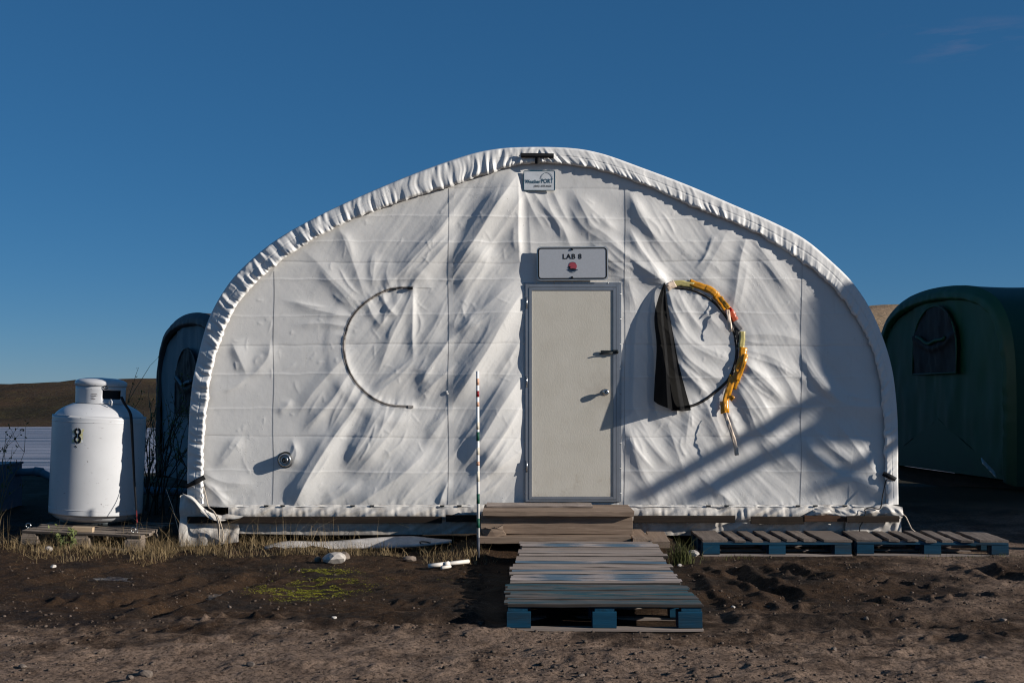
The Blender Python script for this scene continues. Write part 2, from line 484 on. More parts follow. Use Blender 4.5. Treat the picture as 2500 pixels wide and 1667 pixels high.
def ground_z(X, Y):
    Z = .03 * fbm(X * .45, Y * .45, 3, 3)
    near = sstep(-14, -8, Y) * (1 - sstep(3.5, 9, Y)) * (1 - sstep(7, 12, np.abs(X)))
    Z = Z + near * (.016 * fbm(X * 1.6, Y * 2.4, 4, 21) + .007 * fbm(X * 7, Y * 9, 5, 33, .7))
    lump = np.clip(fbm(X * 5.5, Y * 7.5, 3, 55), 0, 2)
    Z = Z + near * .010 * lump ** 1.5
    clod = np.clip(fbm(X * 17, Y * 21, 2, 77) - .15, 0, 2)
    patch = np.clip(fbm(X * 1.3, Y * 1.9, 2, 91) + .15, 0, 1)
    Z = Z + near * .016 * clod * patch
    for (a, b, w, dep, rim) in RUTS:
        A, B = G(*a), G(*b)
        wob = .05 * vnoise(X * 4, Y * 4, 12)
        d, t, side = seg_dist(X + wob, Y + wob * .6, A, B)
        fade = sstep(0, .15, t) * (1 - sstep(.85, 1, t))
        jag = 1 + .5 * vnoise(X * 9, Y * 9, 8)
        Z = Z + fade * (-dep * np.exp(-(d / w) ** 2) + rim * jag * np.exp(-((d - 1.9 * w) / (.7 * w)) ** 2))
    for (a, b, pitch, w, h_) in TREADS:
        A, B = G(*a), G(*b)
        wob = .04 * vnoise(X * 3, Y * 3, 14)
        d, t, side = seg_dist(X + wob, Y + wob, A, B)
        L = math.hypot(B[0] - A[0], B[1] - A[1])
        lug = np.clip(np.sin(t * L / pitch * 2 * math.pi + 2.2 * vnoise(X * 6, Y * 6, 19)) + .3, 0, 1.3)
        Z = Z + h_ * lug * (.55 + .6 * vnoise(X * 11, Y * 11, 23)) * np.exp(-(d / w) ** 2) * sstep(0, .12, t) * (1 - sstep(.88, 1, t))
    # earth heaped under the steps, and the slightly higher ground under the gas tank
    Z = Z + .10 * sstep(-1.05, -.65, Y) * (1 - sstep(.3, .8, Y)) * sstep(-.75, -.30, X) * (1 - sstep(1.2, 1.8, X))
    Z = Z + .05 * (1 - sstep(-4.9, -3.6, X)) * sstep(-1.2, -.3, Y) * (1 - sstep(2.5, 4.0, Y))
    # flatten where the pallets and the tent stand
    flat = sstep(-4.35, -4.15, Y) * (1 - sstep(-1.0, -.6, Y)) * sstep(-.25, -.1, X - .0) * (1 - sstep(1.35, 1.5, X))
    Z = Z * (1 - flat) + flat * (-.025 + .02 * fbm(X * 3, Y * 3, 2, 5))
    flat2 = sstep(-1.0, -.85, Y) * (1 - sstep(.1, .4, Y)) * sstep(1.5, 1.7, X)
    Z = Z * (1 - .8 * flat2) - .012 * flat2
    # down to the lake
    Z = Z - .35 * sstep(6, 12, Y) - 3.6 * sstep(13, 52, Y)
    return Z

def axis(fine0, fine1, step, far0, far1, grow=1.16):
    c = list(np.arange(fine0, fine1, step))
    s, x = step, c[-1]
    while x < far1:
        s *= grow; x += s; c.append(x)
    s, x = step, c[0]
    lo = []
    while x > far0:
        s *= grow; x -= s; lo.append(x)
    return np.array(lo[::-1] + c)

gx = axis(-4.9, 4.7, .019, -900, 900)
gy = axis(-5.6, .6, .019, -60, 1500)
GX, GY = np.meshgrid(gx, gy, indexing='ij')
GZ = ground_z(GX, GY)

m = NM('dirt')
p = m.geo()
sep = m.n.new('ShaderNodeSeparateXYZ'); m.l.new(p, sep.inputs[0])
nbig = m.noise(p, .75, 5, .6)
nmid = m.noise(p, 4.0, 6, .65)
nfin = m.noise(p, 42.0, 6, .7)
nspk = m.noise(p, 130.0, 3, .6)
c = m.mix(m.ramp(nmid, [(.32, 0.0), (.68, 1.0)]), (.027, .0142, .0072), (.066, .0375, .020))
dry = m.math('ADD', m.math('MULTIPLY', m.math('ADD', sep.outputs[1], 3.75), -.85), m.math('ADD', m.math('MULTIPLY', m.math('SUBTRACT', nbig, .5), 2.6), m.math('MULTIPLY', m.math('SUBTRACT', nmid, .5), 2.2)))
xr = m.math('MULTIPLY', m.math('SUBTRACT', sep.outputs[0], 1.9), .28)
dry = m.math('MAXIMUM', dry, m.math('ADD', xr, m.math('MULTIPLY', m.math('SUBTRACT', nbig, .55), 4.0)))
drym = m.ramp(dry, [(.0, 0.0), (.9, 1.0)])
c = m.mix(drym, c, m.mix(m.ramp(nmid, [(.3, 0.0), (.7, 1.0)]), (.150, .099, .070), (.300, .210, .152)))
wet = m.ramp(m.noise(p, 1.7, 5, .65), [(.47, 0.0), (.60, 1.0)])
wetm = m.math('MULTIPLY', wet, m.math('SUBTRACT', 1.0, drym))
c = m.mix(m.math('MULTIPLY', wetm, .85), c, (.014, .009, .006))
c = m.mix(m.ramp(nfin, [(.38, .8), (.54, 0.0)]), c, (.020, .013, .009))
c = m.mix(m.ramp(nspk, [(.64, 0.0), (.70, .8)]), c, (.26, .20, .16))
far = m.ramp(m.math('MULTIPLY', m.math('SUBTRACT', sep.outputs[1], 1.0), .25), [(0.0, 0.0), (1.0, 1.0)])
c = m.mix(far, c, (.030, .024, .012))
m.set(color=c, rough=m.ramp(wetm, [(0.0, .95), (1.0, .72)]), spec=.12)
b1 = m.bump(nfin, .9, .014)
b2 = m.bump(nspk, .6, .005, b1)
m.bump(m.noise(p, 17.0, 8, .75), .8, .03, b2)
DIRT = m.m
ground = tag(grid_mesh('ground', GX, GY, GZ, DIRT), 'brown muddy dirt yard with tyre ruts and gravel', kind='structure')

# lake and far hills
m = NM('lake_water')
p = m.geo()
mp = m.n.new('ShaderNodeMapping'); mp.inputs['Scale'].default_value = (.035, 1.1, 1.0); m.l.new(p, mp.inputs[0])
lc = m.mix(m.ramp(m.noise(mp.outputs[0], .55, 5, .6), [(.40, 0.0), (.52, 1.0)]), (.06, .065, .08), (.30, .28, .30))
m.set(color=lc, rough=.35, spec=.5)
m.bump(m.noise(mp.outputs[0], 1.0, 6, .7), .9, .35)
xs, ys = np.meshgrid(np.linspace(-250, 250, 60), np.linspace(38, 150, 40), indexing='ij')
tag(grid_mesh('lake', xs, ys, -3.0 + 0 * xs, m.m), 'rippled grey lake beyond the yard', kind='structure')

def hill_mat(name, c0, c1, c2):
    m = NM(name)
    p = m.geo()
    mp = m.n.new('ShaderNodeMapping'); mp.inputs['Scale'].default_value = (1, .25, 2.0); m.l.new(p, mp.inputs[0])
    n = m.noise(mp.outputs[0], .045, 6, .65)
    n2 = m.noise(mp.outputs[0], .35, 6, .7)
    c = m.mix(m.ramp(n, [(.38, 0.0), (.62, 1.0)]), c0, c1)
    c = m.mix(m.ramp(n2, [(.5, 0.0), (.7, .7)]), c, c2)
    m.set(color=c, rough=.95, spec=.1)
    m.bump(m.noise(p, .8, 5, .7), .9, 1.0)
    return m.m
HILL = hill_mat('tundra', (.020, .017, .008), (.060, .036, .020), (.075, .060, .024))
xs, ys = np.meshgrid(np.linspace(-330, 330, 220), np.linspace(124, 700, 110), indexing='ij')
crest = 3.6 + 1.6 * np.sin(xs * .012 + 1.2) + 1.2 * fbm(xs * .02, ys * .0 + 3, 3, 4)
hz = -3.3 + (crest + 3.3) * sstep(132, 330, ys) ** .8 + .7 * fbm(xs * .05, ys * .04, 4, 9) * sstep(130, 180, ys) - 6 * sstep(420, 700, ys)
tag(grid_mesh('hill', xs, ys, hz, HILL), 'dark brown tundra hill beyond the lake', kind='structure')
SANDHILL = hill_mat('pale_tundra', (.26, .17, .105), (.34, .24, .15), (.20, .14, .075))
xs, ys = np.meshgrid(np.linspace(20, 330, 120), np.linspace(170, 420, 90), indexing='ij')
hz = -4 + 27.5 * np.exp(-(((xs - 98) / 55) ** 4)) * sstep(170, 300, ys) * (1 - .6 * sstep(330, 420, ys)) + 1.0 * fbm(xs * .04, ys * .04, 4, 5)
tag(grid_mesh('sand_hill', xs, ys, hz, SANDHILL), 'pale tan hillside lit between the white and green tents', kind='structure')

# ------------------------------------------------------------------ the white tent
tent = thing('laboratory_tent', 'white fabric arched laboratory tent with beige door and LAB 8 sign', 'tent', (0.28, 0, 0))
OUT = [(428, 1175), (428, 1090), (430, 1000), (437, 900), (452, 820), (478, 730), (520, 655), (570, 600), (640, 545), (740, 490), (850, 440), (960, 395), (1060, 360),
       (1120, 345), (1190, 338), (1300, 339), (1380, 352), (1480, 387), (1580, 425), (1680, 468), (1780, 512), (1850, 550), (1910, 600), (1960, 650), (2000, 710), (2030, 780),
       (2050, 850), (2060, 930), (2063, 1000), (2063, 1090), (2064, 1158)]
INN = [(470, 1155), (470, 1090), (472, 1000), (480, 920), (490, 850), (510, 780), (545, 705), (590, 650), (640, 607), (700, 565), (780, 520), (850, 490), (950, 455), (1040, 428),
       (1120, 400), (1190, 380), (1240, 376), (1310, 380), (1400, 400), (1500, 435), (1600, 480), (1700, 520), (1760, 550), (1830, 595), (1890, 640), (1935, 690), (1970, 740),
       (2000, 800), (2018, 870), (2026, 950), (2029, 1000), (2031, 1090), (2034, 1158)]
def to_world(lst):
    return [(P(*C('d', x, y))[0], P(*C('d', x, y))[2]) for x, y in lst]
NS = 1500
outer, so = smooth_line(to_world(OUT), NS)
inner, si = smooth_line(to_world(INN), NS)

# height of the fabric (towards the camera) over the wall plane, in metres; folds are listed as crest lines
WST = .0062
WX = np.arange(-3.14, 3.72, WST)
WZ = np.arange(.30, 3.78, WST)
GXW, GZW = np.meshgrid(WX, WZ, indexing='ij')
PXW = GXW * 258.0 + 1250.0
PYW = HOR - (GZW - CAM_H) * 258.0
Hh = np.zeros_like(GXW)
FOLDS = [
 ('H', [(1035, 290), (900, 480), (720, 760), (560, 1010)], 30, 30, .038, .030),
 ('H', [(500, 590), (330, 800), (120, 1020), (0, 1150)], 24, 24, .020, .016),
 ('H', [(510, 790), (380, 930), (210, 1130)], 20, 20, .017, .014),
 ('H', [(620, 420), (520, 560), (420, 700)], 18, 18, .007, .004),
 ('H', [(760, 900), (640, 1090), (560, 1200)], 24, 26, .018, .014),
 ('H', [(1058, 430), (1058, 800), (1070, 980), (1110, 1030)], 34, 9, .010, .016),
 ('H', [(1110, 400), (1180, 560), (1250, 690)], 12, 14, .009, .004),
 ('H', [(1290, 440), (1340, 580), (1420, 690), (1480, 830)], 14, 14, .007, .009),
 ('H', [(1200, 420), (1330, 600)], 9, 10, .006, .004),
 ('H', [(1360, 420), (1420, 560), (1470, 640)], 9, 10, .005, .005),
 ('H', [(1540, 450), (1640, 640), (1780, 760), (1900, 850)], 18, 22, .012, .010),
 ('H', [(1510, 560), (1600, 700), (1750, 800)], 12, 14, .007, .005),
 ('H', [(1600, 480), (1720, 600), (1850, 700)], 16, 16, .006, .006),
 ('H', [(2000, 470), (2060, 620), (2180, 760)], 16, 18, .010, .008),
 ('H', [(1700, 860), (1800, 960), (1930, 1040)], 14, 18, .012, .012),
 ('B', [(720, 360), (790, 470), (860, 600), (960, 720)], 18, 20, .012, .008),
 ('B', [(715, 540), (770, 650), (850, 760), (920, 862)], 22, 16, .013, .016),
 ('B', [(590, 630), (690, 700), (800, 790), (915, 866)], 24, 14, .014, .018),
 ('B', [(600, 825), (680, 845), (720, 920), (740, 1010)], 14, 14, .010, .008),
 ('B', [(860, 420), (930, 560), (1060, 690)], 18, 18, .007, .006),
 ('B', [(1420, 590), (1390, 700), (1360, 860), (1340, 1000)], 14, 20, .010, .008),
 ('B', [(1500, 660), (1600, 800), (1680, 900)], 16, 16, .008, .006),
 ('B', [(1300, 560), (1220, 700), (1130, 850)], 26, 30, .010, .008),
 ('B', [(1560, 560), (1640, 660), (1740, 760)], 14, 16, .008, .006),
 ('G', [(690, 600), (760, 700), (860, 800)], 18, 20, .014, .009),
 ('G', [(650, 700), (720, 800), (800, 920)], 18, 20, .014, .009),
 ('G', [(700, 480), (850, 470), (985, 500)], 14, 14, .006, .004),
 ('G', [(700, 560), (850, 600), (985, 700)], 14, 16, .007, .006),
 ('G', [(1020, 560), (1060, 650), (1130, 750)], 16, 20, .008, .007),
 ('G', [(1030, 680), (1100, 760), (1250, 845), (1420, 860)], 28, 26, .013, .010),
 ('G', [(1020, 620), (1080, 710), (1160, 790)], 12, 14, .008, .008),
 ('G', [(1020, 1030), (1060, 1110), (1160, 1190)], 14, 14, .014, .008),
 ('G', [(1080, 1000), (1150, 1080), (1250, 1150)], 12, 14, .010, .010),
 ('G', [(75, 1000), (130, 1200), (230, 1350)], 20, 24, .009, .011),
 ('G', [(100, 860), (200, 1040), (300, 1160)], 18, 18, .006, .006),
 ('G', [(300, 1000), (340, 1120), (380, 1230)], 16, 18, .010, .006),
 ('G', [(480, 1250), (560, 1310), (620, 1360)], 12, 14, .006, .008),
 ('G', [(1100, 1290), (1250, 1250), (1400, 1310)], 26, 20, .012, .012),
 ('G', [(760, 980), (850, 1060), (960, 1180)], 22, 24, .010, .010),
 ('G', [(860, 640), (930, 740), (990, 850)], 16, 16, .008, .006),
 ('G', [(1200, 960), (1300, 1100), (1380, 1200)], 26, 18, .014, .016),
 ('K', [(560, 230), (590, 340), (650, 460)], 12, 16, .013, .008),
 ('K', [(600, 540), (680, 690), (800, 800), (960, 880)], 18, 18, .015, .011),
 ('K', [(650, 780), (740, 890), (850, 970)], 13, 14, .012, .010),
 ('K', [(600, 440), (700, 580), (860, 690), (1000, 740)], 14, 16, .010, .006),
 ('K', [(640, 240), (700, 360), (790, 470)], 12, 14, .008, .005),
 ('K', [(760, 260), (850, 380), (930, 480)], 12, 14, .006, .004),
 ('K', [(1060, 950), (1130, 1060), (1200, 1220)], 16, 18, .014, .010),
 ('K', [(1130, 760), (1250, 850), (1384, 1000)], 18, 20, .015, .012),
 ('K', [(1110, 860), (1200, 960), (1300, 1120)], 14, 16, .010, .008),
 ('K', [(980, 1060), (1030, 1180), (1080, 1300)], 12, 14, .012, .008),
 ('K', [(860, 1090), (900, 1200), (960, 1330)], 14, 16, .010, .008),
 ('K', [(720, 1120), (700, 1250), (690, 1350)], 14, 16, .008, .006),
 ('K', [(230, 1250), (300, 1400), (400, 1520)], 16, 20, .010, .010),
 ('A', [(1130, 600), (1200, 760), (1260, 940)], 16, 18, .007, .007),
 ('A', [(1350, 760), (1340, 850), (1330, 920)], 12, 14, .005, .006),
 ('A', [(1440, 780), (1420, 850), (1440, 930)], 10, 12, .003, .006),
 ('A', [(1040, 880), (1150, 1000), (1200, 1070)], 14, 16, .005, .006),
 ('A', [(940, 760), (1090, 900), (1220, 1030)], 16, 18, .004, .006),
 ('A', [(820, 1040), (1000, 1090), (1150, 1120)], 12, 14, .004, .008),
 ('A', [(880, 1180), (1010, 1170), (1140, 1190)], 10, 12, .004, .006),
 ('A', [(1590, 1010), (1585, 1180), (1590, 1340)], 12, 8, .010, .008),
 ('A', [(1500, 1010), (1430, 1120), (1370, 1200)], 12, 14, .010, .006),
 ('A', [(1580, 980), (1490, 1180), (1390, 1420)], 14, 16, .010, .009),
 ('A', [(1400, 990), (1420, 1060), (1470, 1110)], 9, 10, .008, .006),
 ('A', [(1300, 1040), (1330, 1120), (1380, 1180)], 10, 12, .008, .004),
 ('A', [(1940, 1000), (1880, 1120), (1840, 1230)], 14, 16, .006, .006),
 ('E', [(1015, 195), (900, 380), (770, 600), (640, 800)], 44, 30, .046, .040),
 ('E', [(960, 125), (800, 270), (640, 430)], 20, 26, .012, .012),
 ('E', [(1012, 470), (960, 560), (900, 650)], 16, 16, .012, .008),
 ('E', [(1015, 690), (900, 860), (780, 1050), (690, 1180)], 36, 26, .044, .034),
 ('E', [(1005, 870), (900, 1040), (780, 1200)], 22, 26, .030, .026),
 ('E', [(1010, 1010), (950, 1100), (870, 1210)], 14, 18, .010, .010),
 ('E', [(1000, 1120), (800, 1270), (630, 1390)], 26, 28, .024, .022),
 ('E', [(590, 470), (500, 590), (430, 700)], 22, 24, .022, .018),
 ('E', [(570, 300), (500, 420), (440, 520)], 18, 20, .007, .006),
 ('E', [(445, 1120), (330, 1235), (90, 1405)], 36, 26, .022, .026),
 ('E', [(590, 1140), (420, 1290), (300, 1420)], 26, 26, .012, .012),
 ('E', [(330, 880), (220, 1040), (80, 1200)], 34, 32, .020, .018),
 ('E', [(180, 900), (100, 1020), (20, 1150)], 20, 24, .010, .008),
 ('E', [(400, 560), (290, 680), (110, 800)], 20, 20, .010, .010),
 ('E', [(590, 640), (500, 720), (430, 790)], 14, 14, .010, .010),
 ('E', [(590, 900), (500, 1010), (460, 1060)], 16, 18, .008, .008),
 ('E', [(760, 330), (700, 420), (640, 520)], 16, 18, .008, .008),
 ('E', [(590, 1290), (560, 1360), (540, 1420)], 9, 12, .006, .012),
 ('D', [(885, 1030), (760, 1230), (660, 1420)], 28, 28, .026, .034),
 ('D', [(930, 590), (780, 740), (690, 870)], 18, 20, .013, .008),
 ('D', [(960, 680), (850, 830), (740, 950)], 18, 18, .016, .012),
 ('D', [(1000, 740), (920, 880), (880, 960)], 14, 14, .013, .008),
 ('D', [(1040, 790), (960, 920), (890, 1020)], 14, 18, .014, .012),
 ('D', [(1120, 850), (1060, 1000), (980, 1150)], 18, 24, .010, .010),
 ('D', [(1190, 860), (1150, 1000), (1080, 1120)], 16, 18, .010, .006),
 ('D', [(290, 500), (325, 570), (355, 640)], 12, 22, .011, .006),
 ('D', [(500, 490), (490, 560), (420, 640)], 14, 14, .009, .006),
 ('D', [(420, 640), (330, 700), (150, 780)], 16, 18, .006, .006),
 ('D', [(130, 1250), (230, 1290), (360, 1300)], 16, 18, .010, .006),
 ('D', [(120, 1310), (200, 1370), (245, 1425)], 16, 12, .008, .012),
 ('D', [(320, 1060), (260, 1140), (200, 1200)], 14, 18, .008, .006),
 ('D', [(640, 1060), (660, 1120), (640, 1180)], 14, 10, .006, .008),
 ('D', [(620, 820), (600, 850), (560, 880)], 10, 10, .005, .004),
 ('D', [(1010, 1310), (930, 1370), (840, 1420)], 14, 16, .008, .010),
]
FK, EXT = 2.1, .6
def add_fold(crop, pts, wd, wb, a0, a1, H=Hh):
    q = [C(crop, *t) for t in pts]
    q = np.array(q, float)
    q[0] += (q[0] - q[1]) * EXT / max(1, (len(q) > 2) * 1.0); q[-1] += (q[-1] - q[-2]) * EXT
    ln, _ = smooth_line(q, 26)
    R = 3.2 * max(wd, wb)
    i0, i1 = np.searchsorted(WX, [(ln[:, 0].min() - R - 1250) / 258, (ln[:, 0].max() + R - 1250) / 258])
    j0, j1 = np.searchsorted(WZ, [CAM_H - (ln[:, 1].max() + R - HOR) / 258, CAM_H - (ln[:, 1].min() - R - HOR) / 258])
    if i1 <= i0 or j1 <= j0: return
    X, Y = PXW[i0:i1, j0:j1], PYW[i0:i1, j0:j1]
    X = X + 2.2 * vnoise(X / 70, Y / 70, 3); Y = Y + 2.2 * vnoise(X / 70, Y / 70, 4)
    best = np.full(X.shape, 1e9); bt = np.zeros_like(X); bs = np.zeros_like(X)
    n = len(ln) - 1
    for k in range(n):
        d, t, side = seg_dist(X, Y, ln[k], ln[k + 1])
        upd = d < best
        # the side towards +x
        dx, dy = ln[k + 1] - ln[k]
        sgn = np.where(side * (-dy if abs(dy) > 1e-6 else -dx) >= 0, 1.0, -1.0)
        best = np.where(upd, d, best); bt = np.where(upd, (k + t) / n, bt); bs = np.where(upd, sgn, bs)
    w = np.where(bs > 0, wb, wd) * (.75 + .45 * np.sin(np.clip(bt, 0, 1) * math.pi))
    prof = np.exp(-(best / w) ** 2 * .9)
    # slightly pointed crest
    prof = .5 * prof + .5 * np.exp(-best / (w * .8))
    fade = sstep(0, .34, bt) * sstep(0, .34, 1 - bt)
    end = 1.0
    H[i0:i1, j0:j1] += FK * (a0 + (a1 - a0) * bt) * prof * fade * end
for fd in FOLDS:
    add_fold(*fd)
r5 = random.Random(55)
for (cr_, pts_, wd_, wb_, a0_, a1_) in FOLDS:
    if wd_ < 12: continue
    sc_ = CROPS[cr_][2]
    for _ in range(2 if wd_ > 18 else 1):
        q_ = np.array(pts_, float)
        dirn = q_[-1] - q_[0]; dirn /= np.linalg.norm(dirn); nr_ = np.array([-dirn[1], dirn[0]])
        off_ = r5.choice([-1, 1]) * r5.uniform(.25, 1.3) * wd_ / sc_
        t0_, t1_ = sorted((r5.uniform(-.15, .7), r5.uniform(.3, 1.15)))
        if t1_ - t0_ < .25: t1_ = t0_ + .3
        ln_c, _ = smooth_line(q_, 20)
        u_ = np.clip(np.linspace(t0_, t1_, 3), 0, 1) * 19
        pp_ = np.stack([np.interp(u_, np.arange(20), ln_c[:, k]) for k in (0, 1)], 1) + nr_ * off_ + np.array([[r5.gauss(0, 3), r5.gauss(0, 3)] for _ in range(3)]) / sc_
        if np.linalg.norm(pp_[-1] - pp_[0]) * sc_ < 14: continue
        w_ = r5.uniform(3.0, 6.5)
        add_fold(cr_, [tuple(t) for t in pp_], w_, w_ * r5.uniform(.9, 1.6), .0022, .0022)
# soft undulation and faint cross folds
Hh += .006 * fbm(GXW * .9, GZW * .9, 2, 2)
FK, EXT = 1.0, 0.0
wl_ = sstep(-2.2, -.9, GXW) * (1 - sstep(.0, .25, GXW))
wr_ = sstep(.9, 1.3, GXW)
warp = .06 * fbm(GXW * 1.3, GZW * 1.3, 2, 15)
al, ac = (GXW * .56 + GZW * .83), (GXW * .83 - GZW * .56) + warp
Hh += .0030 * (.25 + wl_) * fbm(al * .8, ac * 6.5, 4, 6, .5)
al, ac = (GXW * .62 - GZW * .78), (GXW * .78 + GZW * .62) + warp
Hh += .0030 * (.10 + wr_) * fbm(al * .8, ac * 6.5, 4, 7, .5)
Hh += .0003 * fbm(GXW * 16, GZW * 16, 3, 8)
# packing creases: horizontal, about 0.3 m apart
for k, row in enumerate([462, 530, 590, 640, 681, 766, 841, 916, 997, 1067, 1150]):
    cy = row + 3.0 * np.sin(PXW / 240 + k) + (PXW - 1250) * (.004 * math.sin(k * 2.1)) + 1.5 * vnoise(PXW / 40, PXW * 0 + k, 5)
    d = PYW - cy
    am = .0030 * (.5 + .5 * vnoise(PXW / 130, PXW * 0 + 3.7 * k, 9) + .5)
    Hh += np.where(d > 0, am * np.exp(-d / 5), am * np.exp(d / 1.6)) * (1 if k % 3 else -1)
# short crinkles
for k in range(220):
    x0, y0 = rng.uniform(500, 2130), rng.uniform(420, 1215)
    a = rng.choice([rng.normal(1.2, .35), rng.normal(-1.1, .35), rng.normal(0, .3)])
    L = rng.uniform(12, 46)
    x1, y1 = x0 + L * math.cos(a), y0 + L * math.sin(a)
    add_fold('S', [(x0, y0), ((x0 + x1) / 2 + rng.normal(0, 3), (y0 + y1) / 2 + rng.normal(0, 3)), (x1, y1)], rng.uniform(2.2, 3.5), rng.uniform(2.5, 5), .0022, .0016)
# zippers: gathered cloth on both sides
ZL = [C('L', *t) for t in [(840, 105), (700, 105), (560, 130), (400, 210), (250, 330), (160, 450), (110, 580), (90, 720), (100, 860), (140, 1000), (210, 1120), (310, 1230), (430, 1320), (560, 1375), (700, 1395), (830, 1400)]]
ZR = [C('K', *t) for t in [(545, 178), (610, 190), (720, 205), (830, 250), (920, 320), (1000, 420), (1050, 520), (1070, 620), (1065, 730), (1020, 860), (950, 940), (850, 1020), (780, 1060), (720, 1080), (580, 1105)]]
for zi, zp in enumerate((ZL, ZR)):
    ln, sl = smooth_line(zp, 120)
    R = 60
    i0, i1 = np.searchsorted(WX, [(ln[:, 0].min() - R - 1250) / 258, (ln[:, 0].max() + R - 1250) / 258])
    j0, j1 = np.searchsorted(WZ, [CAM_H - (ln[:, 1].max() + R - HOR) / 258, CAM_H - (ln[:, 1].min() - R - HOR) / 258])
    X, Y = PXW[i0:i1, j0:j1], PYW[i0:i1, j0:j1]
    best = np.full(X.shape, 1e9); bl = np.zeros_like(X); bs = np.zeros_like(X)
    for k in range(len(ln) - 1):
        d, t, side = seg_dist(X, Y, ln[k], ln[k + 1])
        upd = d < best
        best = np.where(upd, d, best); bl = np.where(upd, sl[k] + t * (sl[k + 1] - sl[k]), bl); bs = np.where(upd, side, bs)
    inside = bs * (-1 if zi == 0 else 1) < 0
    z0 = np.zeros_like(bl)
    p1 = vnoise(bl / 15.0, z0 + bs * 3, 41 + zi) + .6 * vnoise(bl / 7.0, z0 + bs * 5, 43)
    p2 = vnoise(bl / 34.0, z0 + bs * 9, 45 + zi)
    add = .0042 * p1 * np.exp(-best / 12) + .0055 * p2 * np.exp(-best / 34)
    add = add + .006 * np.exp(-(best / 9) ** 2)
    add = add + np.where(inside, .010 * (1 - np.exp(-best / 20)) * np.exp(-best / 60), 0)
    Hh[i0:i1, j0:j1] += add * (1 - sstep(36, 58, best))
# fabric pinched along its lower edge and pulled to the door frame
pb = np.exp(-np.clip(1232 - PYW, 0, 400) / 11)
Hh += pb * (.006 * np.clip(vnoise(PXW / 30 + PYW / 60, PXW * 0, 61), -.2, 1) + .004 * np.clip(vnoise(PXW / 13 - PYW / 50, PXW * 0, 62), 0, 1))
dl = np.clip(1281 - PXW, 0, None)
onl = (PXW <= 1283) & (PYW > 690)
Hh += np.where(onl, np.exp(-dl / 14) * .005 * (np.abs(np.sin(PYW / 26.0)) - .2), 0)
dr = np.clip(PXW - 1512, 0, None)
onr = (PXW >= 1510) & (PYW > 690)
Hh += np.where(onr, np.exp(-dr / 12) * .010 * vnoise(PYW / 16, PYW * 0, 71), 0)
# the door opening keeps the cloth flat and back
Hh -= np.median(Hh)
nd = np.exp(-(np.clip(1280 - PXW, 0, None) + np.clip(PXW - 1512, 0, None) + np.clip(692 - PYW, 0, None)) / 45.0)
Hh = Hh * (1 - .45 * nd)
lim = .016 + .10 * (1 - nd)
Hh = np.where(Hh > lim * .5, lim * .5 + lim * .5 * np.tanh((Hh - lim * .5) / (lim * .5)), Hh)
ind = sstep(1284, 1292, PXW) * (1 - sstep(1500, 1508, PXW)) * sstep(698, 706, PYW)
Hh = Hh * (1 - ind) - .004 * ind
# inside the arch?
mid = inner * .55 + outer * .45
gcx, gcz = (GXW[:-1, :-1] + WST / 2), (GZW[:-1, :-1] + WST / 2)
def inside_poly(x, y, poly):
    r = np.zeros(x.shape, bool)
    n = len(poly)
    for i in range(n):
        (x0, y0), (x1, y1) = poly[i], poly[(i + 1) % n]
        c = ((y0 > y) != (y1 > y))
        if not c.any(): continue
        xx = x0 + (y - y0) * (x1 - x0) / (y1 - y0 + 1e-12)
        r ^= c & (x < xx)
    return r
poly = [(mid[0][0], .36)] + [tuple(t) for t in mid[::8]] + [(mid[-1][0], .36)]
wmask = inside_poly(gcx, gcz, poly)
end_wall = grid_mesh('end_wall', GXW, -Hh, GZW, WHITE, tent, wmask)

def wall_y(x, z):
    i = np.clip((np.asarray(x) - WX[0]) / WST, 0, len(WX) - 1.001); j = np.clip((np.asarray(z) - WZ[0]) / WST, 0, len(WZ) - 1.001)
    i0, j0 = i.astype(int), j.astype(int)
    return -np.maximum.reduce([Hh[i0, j0], Hh[i0 + 1, j0], Hh[i0, j0 + 1], Hh[i0 + 1, j0 + 1]])
def W(crop, x, y, off=0.0):
    px, py = C(crop, x, y)
    wx, _, wz = P(px, py)
    return Vector((wx, float(wall_y(np.array([wx]), np.array([wz]))[0]) - off, wz))

# gathered sleeve that wraps the front arch
U = np.linspace(0, 1, 30)
tt, uu = np.meshgrid(so, U, indexing='ij')
frac = np.linspace(0, 1, NS)[:, None]
amp = np.interp(frac[:, 0], [0, .08, .13, .20, .27, .30, .36, .40, .45, .50, .55, .62, .70, .76, .82, .90, 1], [1.1, 1.25, 1.5, 1.6, 1.45, 1.1, .7, .75, 1.1, 1.3, 1.0, .8, .8, .9, .9, .8, .8])[:, None]
hold = np.where(frac < .5, np.exp(-uu * .55), np.exp(-uu * 1.5))
ph = tt - .11 * uu * np.where(frac < .5, 1, -.8) + .02 * vnoise(tt * 4, uu * 2, 31)
pleat = .62 * vnoise(ph / .034, uu * .8, 32) + .34 * vnoise(ph / .016, uu * 1.5, 33) * np.exp(-uu * 3) + .36 * vnoise(ph / .075, uu * .7, 34)
pleat = np.sign(pleat) * np.abs(pleat) ** 1.15
edge = sstep(0, .05, uu) * .5 + .5
prof = np.interp(U, [0, .05, .12, .5, .85, .94, 1.0], [.042, .074, .080, .070, .056, .042, -.02])[None, :]
dep = np.interp(frac[:, 0], [0, .40, .52, .62, 1], [.80, .75, .62, .50, .55])[:, None]
sy = -(prof * dep + amp * .0215 * pleat * hold * (1 - sstep(.86, 1, uu)) * edge)
sy += .004 * np.exp(-((uu - .47 - .05 * vnoise(tt * 2, uu * 0, 35)) / .02) ** 2)
sy += .026 * uu * (1 - sstep(.24, .40, frac))
jit = (.006 * vnoise(tt / .035, uu * 0, 36) + .006 * vnoise(tt / .07, uu * 0, 37)) * np.exp(-uu * 9)
